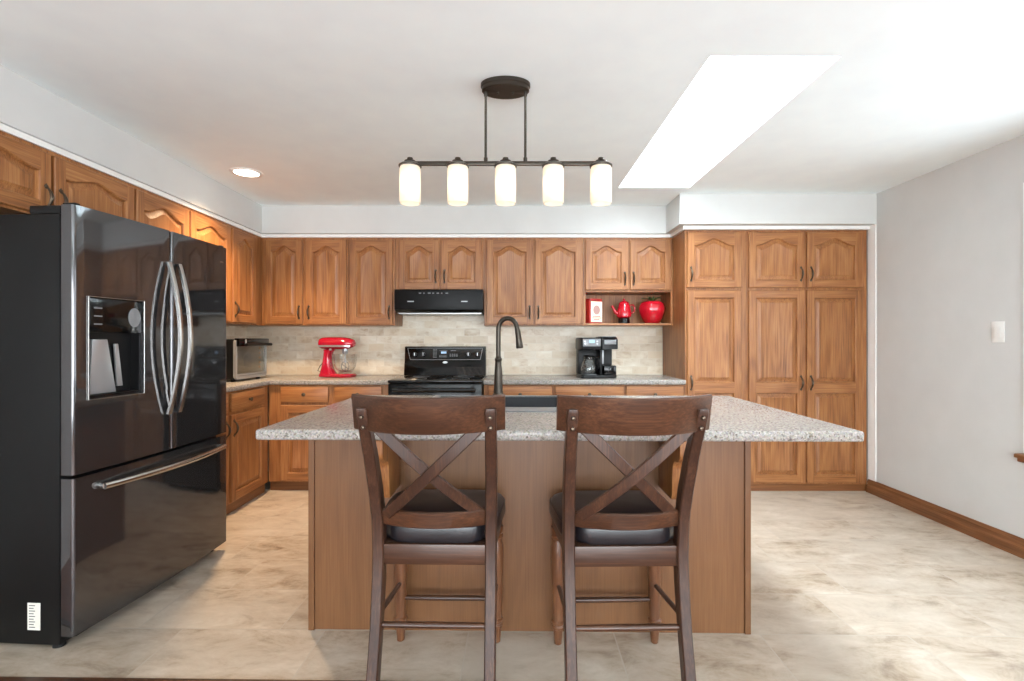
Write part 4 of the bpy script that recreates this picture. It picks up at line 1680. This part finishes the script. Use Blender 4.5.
MB().tube([(0, 0, 0.190), (0.004, 0, 0.222), (0.014, 0, 0.246)], [0.009, 0.007, 0.008], 10).build('stem', M['green'], ld)

# ------------------------------------------------------------------ wall switch
t = thing('light_switch', 'white rocker light switch on the right wall', 'switch', (RX, 3.037, 1.302), R(-90))
# local -y faces into the room
MB().box(-0.041, 0.041, -0.006, -0.0002, -0.064, 0.064, 0.003).build('cover_plate', M['switch'], t)
mb = MB()
mb.prism([(-0.0065, -0.034), (-0.0065, 0.034), (-0.010, 0.034), (-0.0075, 0.0), (-0.0085, -0.034)], 'X', -0.017, 0.017)
mb.build('rocker', M['switch'], t)

# ------------------------------------------------------------------ ceiling lights
t = thing('recessed_light', 'round white recessed downlight in the ceiling near the left soffit', 'ceiling light', (-1.88, 3.54, CZ))
mb = MB()
mb.lathe([(0.082, -0.0005), (0.108, -0.0005), (0.108, -0.004), (0.098, -0.008), (0.082, -0.006)], seg=36, caps=False)
mb.build('trim_ring', M['trim_white'], t)
MB().lathe([(0.0, -0.0045), (0.081, -0.0045), (0.081, -0.001), (0.0, -0.001)], seg=32).build('lens', M['lamp_lens'], t)


def spot(loc, power, col, blend=0.8, size=150):
    l = bpy.data.lights.new('downlight_beam', 'SPOT')
    l.energy = power
    l.color = col
    l.spot_size = R(size)
    l.spot_blend = blend
    l.shadow_soft_size = 0.08
    o = bpy.data.objects.new('downlight_beam', l)
    COL.objects.link(o)
    o.location = loc
    return o


WARM = (1.0, 0.69, 0.41)
spot((-1.88, 3.54, CZ - 0.03), 100, WARM, 1.0, 124)

t = thing('pendant_light', 'bronze linear chandelier with five frosted glass shades above the island', 'pendant light', (-0.030, 2.32, 0))
bar_z = 2.071
sp = 0.2215
mb = MB()
mb.lathe([(0.0, CZ - 0.038), (0.104, CZ - 0.038), (0.110, CZ - 0.034), (0.110, CZ - 0.020), (0.115, CZ - 0.016), (0.115, CZ - 0.001), (0.0, CZ - 0.001)], seg=40, sy=0.66)
for x in (-0.035, 0.035):
    mb.lathe([(0.0, CZ - 0.048), (0.005, CZ - 0.046), (0.006, CZ - 0.037)], (x, 0, 0), 10)
mb.build('canopy', M['bronze'], t)
for x in (-0.092, 0.092):
    mb = MB()
    mb.lathe([(0.009, bar_z + 0.006), (0.009, bar_z + 0.026), (0.006, bar_z + 0.030), (0.0055, CZ - 0.06), (0.008, CZ - 0.055), (0.008, CZ - 0.036)], (x, 0, 0), 14)
    mb.build('rod', M['bronze'], t)
MB().box(-2 * sp - 0.02, 2 * sp + 0.02, -0.009, 0.009, bar_z - 0.009, bar_z + 0.009, 0.002).build('bar', M['bronze'], t)
for k in range(-2, 3):
    x = k * sp
    mb = MB()
    mb.lathe([(0.052, bar_z - 0.016), (0.053, bar_z - 0.010), (0.040, bar_z - 0.001), (0.028, bar_z + 0.004), (0.026, bar_z + 0.012), (0.014, bar_z + 0.016), (0.013, bar_z + 0.026), (0.0, bar_z + 0.027)], (x, 0, 0), 24)
    mb.build('shade_cap', M['bronze'], t)
    mb = MB()
    prof = [(0.042, bar_z - 0.012), (0.047, bar_z - 0.020), (0.0482, bar_z - 0.04), (0.0482, bar_z - 0.175), (0.046, bar_z - 0.186), (0.043, bar_z - 0.186), (0.0455, bar_z - 0.175), (0.0455, bar_z - 0.04), (0.042, bar_z - 0.018)]
    vs, fs = [], []
    seg = 28
    for (r_, h) in prof:
        for q in range(seg):
            a = 2 * PI * q / seg
            vs.append((x + r_ * math.cos(a), r_ * math.sin(a), h))
    for i in range(len(prof) - 1):
        for q in range(seg):
            q2 = (q + 1) % seg
            fs.append((i * seg + q, i * seg + q2, (i + 1) * seg + q2, (i + 1) * seg + q))
    mb.add(vs, fs)
    mb.build('lamp_shade', M['shade'], t)
    l = bpy.data.lights.new('pendant_bulb', 'POINT')
    l.energy = 0.2
    l.color = (1.0, 0.86, 0.72)
    l.shadow_soft_size = 0.025
    o = bpy.data.objects.new('pendant_bulb', l)
    COL.objects.link(o)
    o.location = (-0.030 + x, 2.32, bar_z - 0.10)
